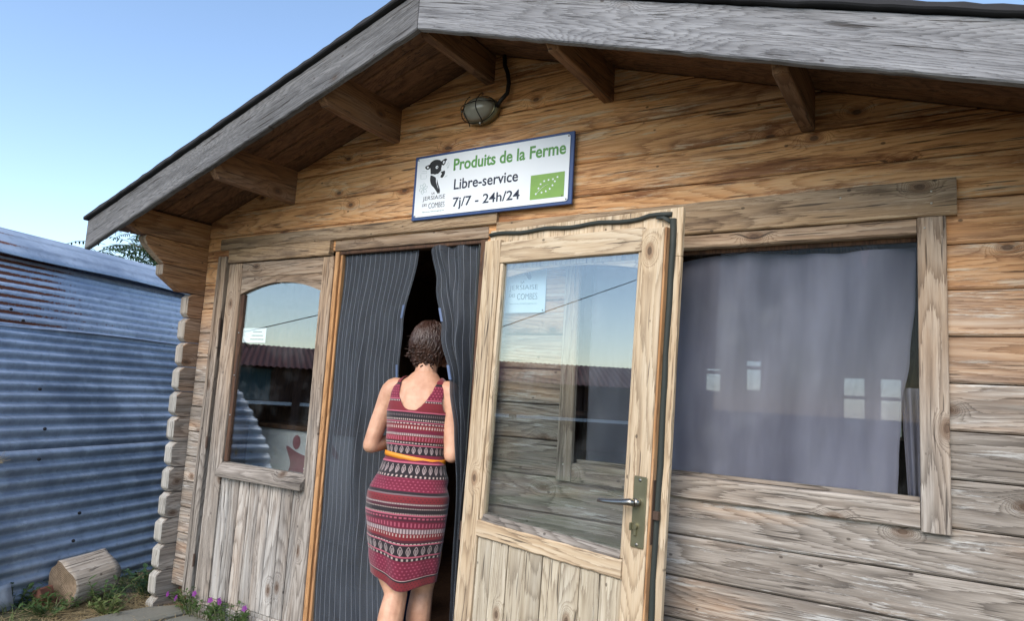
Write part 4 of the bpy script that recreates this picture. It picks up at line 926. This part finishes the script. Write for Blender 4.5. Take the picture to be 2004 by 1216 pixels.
for s, el, wr in ((-1, (-.215, -.030, 1.085), (-.130, .165, 1.13)), (1, (.185, -.020, 1.075), (.150, .190, 1.10))):
    limb(bm, [(s*.115, .008, 1.365), (s*.150, .004, 1.345), ((s*.154+el[0])/2+s*.004, -.008, 1.22), el], [.046, .054, .043, .037])
    limb(bm, [el, ((el[0]+wr[0])/2, (el[1]+wr[1])/2-.004, (el[2]+wr[2])/2-.004), wr], [.037, .034, .024])
    f = (Vector(wr)-Vector(el)); hand(bm, wr, f, (-s*.9, .2, .3), (0, .3, 1))
for s, kn, an in ((-1, (-.012, -.030, .455), (-.006, -.085, .075)), (1, (.062, .095, .455), (.058, .120, .075))):
    limb(bm, [(s*.084, -.012, .80), (s*.082, (kn[1]-.01)*.5, .63), kn], [.088, .074, .052])
    limb(bm, [kn, (kn[0], kn[1]-.024+(an[1]-kn[1])*.3, .33), (an[0], an[1]-.004+(kn[1]-an[1])*.2, .18), an], [.051, .057, .040, .033])
    limb(bm, [(an[0], an[1]-.03, .045), (an[0]+s*.006, an[1]+.07, .045), (an[0]+s*.012, an[1]+.15, .026)], [(.032, .034), (.036, .032), (.040, .018)])
me = bpy.data.meshes.new('person'); bmesh.ops.recalc_face_normals(bm, faces=bm.faces[:]); bm.to_mesh(me); bm.free()
tmp = link(bpy.data.objects.new('t', me)); md = tmp.modifiers.new('r', 'REMESH'); md.mode = 'VOXEL'; md.voxel_size = .0048; md.use_smooth_shade = True
ms = tmp.modifiers.new('s', 'SMOOTH'); ms.factor = .5; ms.iterations = 5
dg = bpy.context.evaluated_depsgraph_get(); dg.update(); me2 = bpy.data.meshes.new_from_object(tmp.evaluated_get(dg)); bpy.data.objects.remove(tmp)
me2.name = 'person'; me2.materials.clear(); me2.materials.append(M['skin'])
for p_ in me2.polygons: p_.use_smooth = True
woman = link(bpy.data.objects.new('person', me2)); woman.location = WLOC; woman.rotation_euler = (-.04, .012, WZ)
tag(woman, 'woman in red patterned sleeveless dress stepping through the fly curtain, seen from behind', 'person')
def wpart(name, bm, mat, smooth=True, recalc=True):
    return finish(name, bm, mat, woman, local=True, smooth=smooth, recalc=recalc)
# dress: printed bands by height, worn as a thin shell over the body
DT, DB = 1.43, .465
def band_ramp(g, f, stops): return g.ramp(f, sorted(stops), 'CONSTANT')
g = G('dress_print'); uv = g.sep(g.uv()); u, v = uv[0], uv[1]; o = g.obj()
wv = g.add(v, g.mul(g.add(g.noise(g.comb(g.mul(u, 6.0), g.mul(v, 3.0), 0.0), 1, 2), -.5), .006))
MG, DK, BR, PK, WH, GY, MR = (104, 10, 44), (22, 11, 20), (112, 24, 34), (166, 80, 100), (182, 160, 154), (104, 86, 90), (68, 10, 32)
BANDS = [(.465, BR), (.498, DK), (.506, WH), (.509, MG), (.585, DK), (.600, PK), (.606, DK), (.650, PK), (.656, DK), (.662, MR), (.672, BR), (.700, GY), (.722, MG), (.752, MR), (.778, PK), (.784, DK), (.818, MR), (.830, GY),
         (.838, BR), (.872, GY), (.878, DK), (.890, MG), (.953, DK), (.970, DK), (1.022, PK), (1.030, MG)]
BANDS2 = [(1.064, DK), (1.102, PK), (1.108, DK), (1.122, BR), (1.146, GY), (1.158, MG), (1.172, BR), (1.196, MR), (1.206, PK), (1.210, DK), (1.250, PK), (1.256, BR), (1.298, DK), (1.306, PK), (1.312, MG), (1.375, DK), (1.385, BR)]
hgt = g.mad(wv, DT-DB, DB)
n_ = lambda z, a, b: (z-a)/(b-a)
lo = band_ramp(g, g.n('MapRange', {0: hgt, 1: .465, 2: 1.064}).outputs[0], [(n_(z, .465, 1.064), lin(c)) for z, c in BANDS])
hi = band_ramp(g, g.n('MapRange', {0: hgt, 1: 1.064, 2: 1.43}).outputs[0], [(n_(z, 1.064, 1.43), lin(c)) for z, c in BANDS2])
sel = g.mt('GREATER_THAN', hgt, 1.064); col = g.mix(sel, lo, hi)
def rowmask(z0, z1): return g.mul(g.mt('GREATER_THAN', hgt, z0), g.mt('LESS_THAN', hgt, z1))
def dots(nu, zc, zh, duty, tone, soft=.08):
    fx = g.mt('ABSOLUTE', g.add(g.mt('FRACT', g.mul(u, float(nu))), -.5)); fz = g.mt('ABSOLUTE', g.add(hgt, -zc))
    return g.mul(g.step(fx, duty+soft, duty-soft), g.step(fz, zh*1.15, zh*.75))
def paint(mask, rgb, k=1.0):
    global col
    col = g.mix(g.mul(mask, k), col, lin(rgb))
for nu, zc, zh, du, rgb in ((46, .593, .005, .2, WH), (46, .961, .005, .2, WH), (80, .711, .010, .26, (178, 158, 160)), (64, .738, .009, .2, PK), (70, .692, .006, .18, WH), (110, .788, .003, .25, WH), (110, .814, .003, .25, WH), (56, .768, .004, .3, PK),
                            (100, .834, .003, .25, WH), (60, 1.135, .009, .22, PK), (90, 1.152, .005, .25, WH), (70, 1.184, .006, .25, WH), (56, 1.201, .003, .3, WH), (90, 1.219, .004, .25, WH), (90, 1.238, .005, .25, GY), (80, 1.302, .003, .25, WH), (60, 1.115, .003, .3, WH), (60, .659, .002, .35, WH)):
    paint(dots(nu, zc, zh, du, rgb), rgb, .9)
for z0, z1 in ((.608, .648), (.974, 1.018), (1.068, 1.100)):          # dark bands with pale petal motifs
    fx = g.add(g.mt('FRACT', g.mul(u, 30.0)), -.5); h_ = g.n('MapRange', {0: hgt, 1: z0, 2: z1}).outputs[0]
    petal = g.mt('ABSOLUTE', g.mt('SUBTRACT', g.mt('ABSOLUTE', fx), g.mul(g.mt('SINE', g.mul(h_, 3.1416)), .26)))
    alt = g.mt('ABSOLUTE', g.mt('SUBTRACT', g.mt('ABSOLUTE', fx), g.mul(h_, .12)))
    m_ = g.mt('MAXIMUM', g.step(petal, .075, .035), g.mul(g.step(alt, .06, .03), g.mt('LESS_THAN', h_, .7)))
    paint(g.mul(m_, rowmask(z0, z1)), (164, 146, 146), .8)
def specks(z0, z1, nu, nz, rgb, k):
    r = g.mt('FLOOR', g.mul(hgt, nz)); fx = g.add(g.mt('FRACT', g.add(g.mul(u, nu), g.mul(r, .5))), -.5); fz = g.add(g.mt('FRACT', g.mul(hgt, nz)), -.5)
    paint(g.mul(g.step(g.add(g.mt('ABSOLUTE', fx), g.mt('ABSOLUTE', fz)), .36, .2), rowmask(z0, z1)), rgb, k)
specks(.509, .585, 52.0, 74.0, PK, .6); specks(.892, .952, 52.0, 74.0, PK, .6); specks(.840, .870, 60.0, 90.0, DK, .5); specks(.466, .497, 60.0, 90.0, DK, .5); specks(1.314, 1.374, 56.0, 80.0, (190, 90, 110), .6); specks(1.258, 1.296, 64.0, 90.0, MG, .7); specks(1.386, 1.43, 64.0, 90.0, MG, .6)
fz_ = g.noise(o, 260, 2)
M['dress'] = g.out(g.bsdf(col, .85, g.mad(g.noise(o, 18, 4), 3.0, fz_), .25, .006, Sheen_Weight=.2))
DR = [(.465, .002, .006, .143, .128), (.56, .0, .0, .157, .134), (.66, .0, -.012, .173, .140), (.78, 0, -.026, .187, .146), (.86, 0, -.030, .187, .147), (.93, 0, -.016, .170, .129), (1.0, 0, .0, .150, .110), (1.06, 0, .005, .138, .099),
      (1.13, 0, .005, .1435, .1045), (1.20, 0, .008, .1535, .1105), (1.27, 0, .006, .1605, .1085), (1.32, 0, .004, .1565, .1005), (1.36, 0, .008, .1485, .0865), (1.39, 0, .012, .1285, .0725), (1.43, 0, .022, .080, .060)]
def dr_at(z):
    for a, b in zip(DR, DR[1:]):
        if z <= b[0]: t = (z-a[0])/(b[0]-a[0]); t = t*.35+.65*t*t*(3-2*t); return [lerp(p, q, t) for p, q in zip(a, b)]
    return list(DR[-1])
bm = bmesh.new(); uvl = bm.loops.layers.uv.new('UVMap'); NU, NV = 160, 190; gr = []
for j in range(NV+1):
    z = DB+(DT-DB)*j/NV; _, cx, cy, rx, ry = dr_at(z); row = []; zo = z if z > 1.03 else 1.03-(1.03-z)*.885; k = max(0, min(1, (.98-z)/.5))
    for i in range(NU):
        a = 2*math.pi*i/NU
        w = 1+k*(.05*math.sin(5*a+1.1+z*2)+.022*math.sin(9*a+z*4))+.034*math.sin(46*z+2*a+math.sin(3*a))*math.exp(-((z-1.10)/.07)**2)+.026*math.sin(52*z+3*a+1)*math.exp(-((z-.93)/.06)**2)+.010*math.sin(22*z+5*a)*math.sin(5*a+z*9)
        bl = .010 if z < 1.03 else 0
        slit = .05*k*k*math.exp(-((math.degrees(a)-262)/16)**2)
        zz = zo-(.020*math.sin(a+2.4)+.03*math.exp(-((math.degrees(a)-285)/30)**2))*max(0, (.75-z)/.3)
        row.append(bm.verts.new((cx+rx*w*math.cos(a), cy+ry*(w-slit)*math.sin(a)-bl*.3*(math.sin(a) < 0), zz)))
    gr.append(row)
for j in range(NV):
    z = DB+(DT-DB)*(j+.5)/NV
    for i in range(NU):
        q = [gr[j][i], gr[j][(i+1) % NU], gr[j+1][(i+1) % NU], gr[j+1][i]]; c = sum((p.co for p in q), Vector())/4
        back = c.y < .01; zc, hw = (1.425, .090) if back else (1.42, .088)
        if ((c.x/hw)**2+((c.z-zc)/(.165 if back else .13))**2 < 1) or c.z > 1.418: continue
        if abs(c.x) > .128+.02*max(0, (1.30-c.z)/.06) and c.z > 1.262: continue
        f = bm.faces.new(q)
        for lp, (a_, b_) in zip(f.loops, ((i, j), (i+1, j), (i+1, j+1), (i, j+1))): lp[uvl].uv = (a_/NU, b_/NV)
bmesh.ops.delete(bm, geom=[v for v in bm.verts if not v.link_faces], context='VERTS')
for _ in range(3):
    bv = [v for v in bm.verts if v.is_boundary and v.co.z > .9]; nw = {}
    for v in bv:
        nb = [e.other_vert(v) for e in v.link_edges if e.is_boundary]
        if len(nb) == 2: nw[v] = v.co*.5+(nb[0].co+nb[1].co)*.25
    for v, c in nw.items(): v.co = c
drs = wpart('dress', bm, M['dress'], recalc=False); m = drs.modifiers.new('thickness', 'SOLIDIFY'); m.thickness = .003; m.offset = 1
bm = bmesh.new(); n = 64; rr_ = []
for z, o_ in ((1.038, .004), (1.038, .0075), (1.060, .0075), (1.060, .004)):
    _, cx, cy, rx, ry = dr_at(1.048); rr_.append([bm.verts.new((cx+(rx+o_)*math.cos(2*math.pi*i/n), cy+(ry+o_)*math.sin(2*math.pi*i/n), z-.010*math.cos(2*math.pi*i/n)+.003*math.sin(4*math.pi*i/n))) for i in range(n)])
for a, b in ((0, 1), (1, 2), (2, 3), (3, 0)):
    for i in range(n): bm.faces.new((rr_[a][i], rr_[a][(i+1) % n], rr_[b][(i+1) % n], rr_[b][i]))
wpart('belt', bm, plain('orange_belt', (226, 144, 40), .5, 0, .08, 30))
# hair: short dark wavy bob made of many locks over a cap
g = G('brown_hair'); o = g.obj(); n1 = g.noise(g.n('VectorMath', {0: o, 1: (60, 60, 14)}, operation='MULTIPLY').outputs[0], 1, 3); n2 = g.noise(o, 9, 2)
M['hair'] = g.out(g.bsdf(g.mix(g.mad(n1, .7, g.mul(n2, .3)), lin((26, 17, 14)), lin((74, 48, 38))), .42, n1, .3, .003))
rs = random.Random(12); bm = bmesh.new(); cap = bmesh.new(); ball(cap, (0, -.004, .006), (.080, .100, .110), 28, 18)
bmesh.ops.delete(cap, geom=[v for v in cap.verts if (v.co.z < -.05) or (v.co.y > .045 and v.co.z < .05)], context='VERTS')
me = bpy.data.meshes.new('t'); cap.to_mesh(me); cap.free(); bm.from_mesh(me); bpy.data.meshes.remove(me)
for k in range(760):
    a = rs.uniform(-math.pi*.03, math.pi*1.03)+math.pi                                   # from ear over the back to the other ear
    e0 = rs.uniform(.15, 1.45); L_ = rs.uniform(.6, 1.0); ph = rs.uniform(0, 6.28); lift = rs.uniform(1.0, 1.09); pts = []
    ed = -.95+.22*abs(math.cos(a)); n = 9
    for i in range(n):
        t = i/(n-1); e = lerp(e0, max(ed, e0-1.5*L_), t); aa = a+.07*math.sin(ph+9*t)*t+.16*(1-t)*math.cos(a)
        x, y, z = .081*lift*math.cos(e)*math.cos(aa), -.004+.102*lift*math.cos(e)*math.sin(aa), .006+.112*lift*math.sin(e)
        if e < -.2: x = lerp(x, .074*math.cos(aa), .5); y = lerp(y, -.004+.092*math.sin(aa), .5)
        w_ = .013*t*math.sin(ph+16*t); cu_ = max(0, t-.45)*.030; ox, oy, oz = cu_*math.sin(ph+22*t), cu_*math.cos(ph+22*t), .006*t*math.sin(ph*2+18*t); pts.append((x*(1+oy*3)+w_*math.sin(aa), y*(1+oy*3)-w_*math.cos(aa)+ox*.4, z+oz+ox*.4))
    r = rs.uniform(.0028, .0052); tube(bm, pts, [r*.5]+[r]*(n-3)+[r*.7, r*.25], 5)
for k in range(120):                                                 # heavier wavy locks, curling at the nape
    a = rs.uniform(-.02, 1.02)*math.pi+math.pi; e0 = rs.uniform(.1, 1.3); ph = rs.uniform(0, 6.28); pts = []; n = 13; e1 = rs.uniform(-1.05, -.75)
    for i in range(n):
        t = i/(n-1); e = lerp(e0, e1, t); aa = a+.15*(1-t)*math.cos(a)+.10*math.sin(ph+11*t)*(.3+t); lf = 1.05+.045*math.sin(ph*3+15*t)*(.25+t)
        x, y, z = .081*lf*math.cos(e)*math.cos(aa), -.004+.102*lf*math.cos(e)*math.sin(aa), .006+.110*lf*math.sin(e)
        if e < -.3: x = lerp(x, .080*math.cos(aa), .55); y = lerp(y, -.004+.096*math.sin(aa), .55)
        pts.append((x, y, z))
    r = rs.uniform(.006, .0095); tube(bm, pts, [r*.4]+[(r, r*.65)]*(n-3)+[r*.7, r*.25], 6)
for k in range(75):                                                  # ringlets gathered low at the back
    a = rs.uniform(.10, .90)*math.pi+math.pi; e = rs.uniform(-.95, .15); c = Vector((.083*math.cos(e)*math.cos(a), -.004+.104*math.cos(e)*math.sin(a), .006+.110*math.sin(e))); o_ = c.normalized()
    ax_ = (Vector((rs.gauss(0, .5), rs.gauss(0, .5), -1))-o_*.1).normalized(); q1 = ax_.orthogonal().normalized(); q2 = ax_.cross(q1); rr = rs.uniform(.006, .011); ph = rs.uniform(0, 6.28); L_ = rs.uniform(.02, .045)
    tube(bm, [c+o_*.003+ax_*L_*(i/16)+(q1*math.cos(ph+i*.85)+q2*math.sin(ph+i*.85))*rr*(1-.4*i/16) for i in range(17)], [.0016]+[.0036]*14+[.0026, .001], 5)
for k in range(90):                                                  # loose flyaway strands
    a = rs.uniform(-.03, 1.03)*math.pi+math.pi; e = rs.uniform(-.7, 1.3); c = Vector((.084*math.cos(e)*math.cos(a), -.004+.104*math.cos(e)*math.sin(a), .006+.114*math.sin(e))); o_ = c.normalized()
    d = Vector((rs.gauss(0, 1), rs.gauss(0, 1), rs.gauss(-.8, .6))).normalized(); l = rs.uniform(.02, .05)
    tube(bm, [c*.97, c+d*l*.4+o_*.006, c+d*l*.8+o_*rs.uniform(.002, .012), c+d*l+o_*rs.uniform(-.004, .012)], [.0011, .001, .0008, .0004], 4)
for v in bm.verts: v.co = HC+HR @ v.co
wpart('hair', bm, M['hair'], recalc=False)
for s in (-1, 1):
    bm = bmesh.new(); c = HC+HR @ Vector((s*.031, .082, .006)); ball(bm, c, (.011, .011, .011), 12, 8)
    wpart('eye', bm, plain('eye_white', (226, 222, 216), .2, 0, .02))
weed('weed_plant', (-4.02, -.30, -E), .12, 16, 'low green weeds at the edge of the stone slab by the corner logs', 'plant', 7, M['grassg'], spread=.15, L=.04, wd=.014)
weed('weed_plant', (-4.22, -.52, -E), .10, 18, 'sparse low weeds in the straw in front of the log', 'plant', 8, M['leaf'], spread=.2, L=.04, wd=.016)
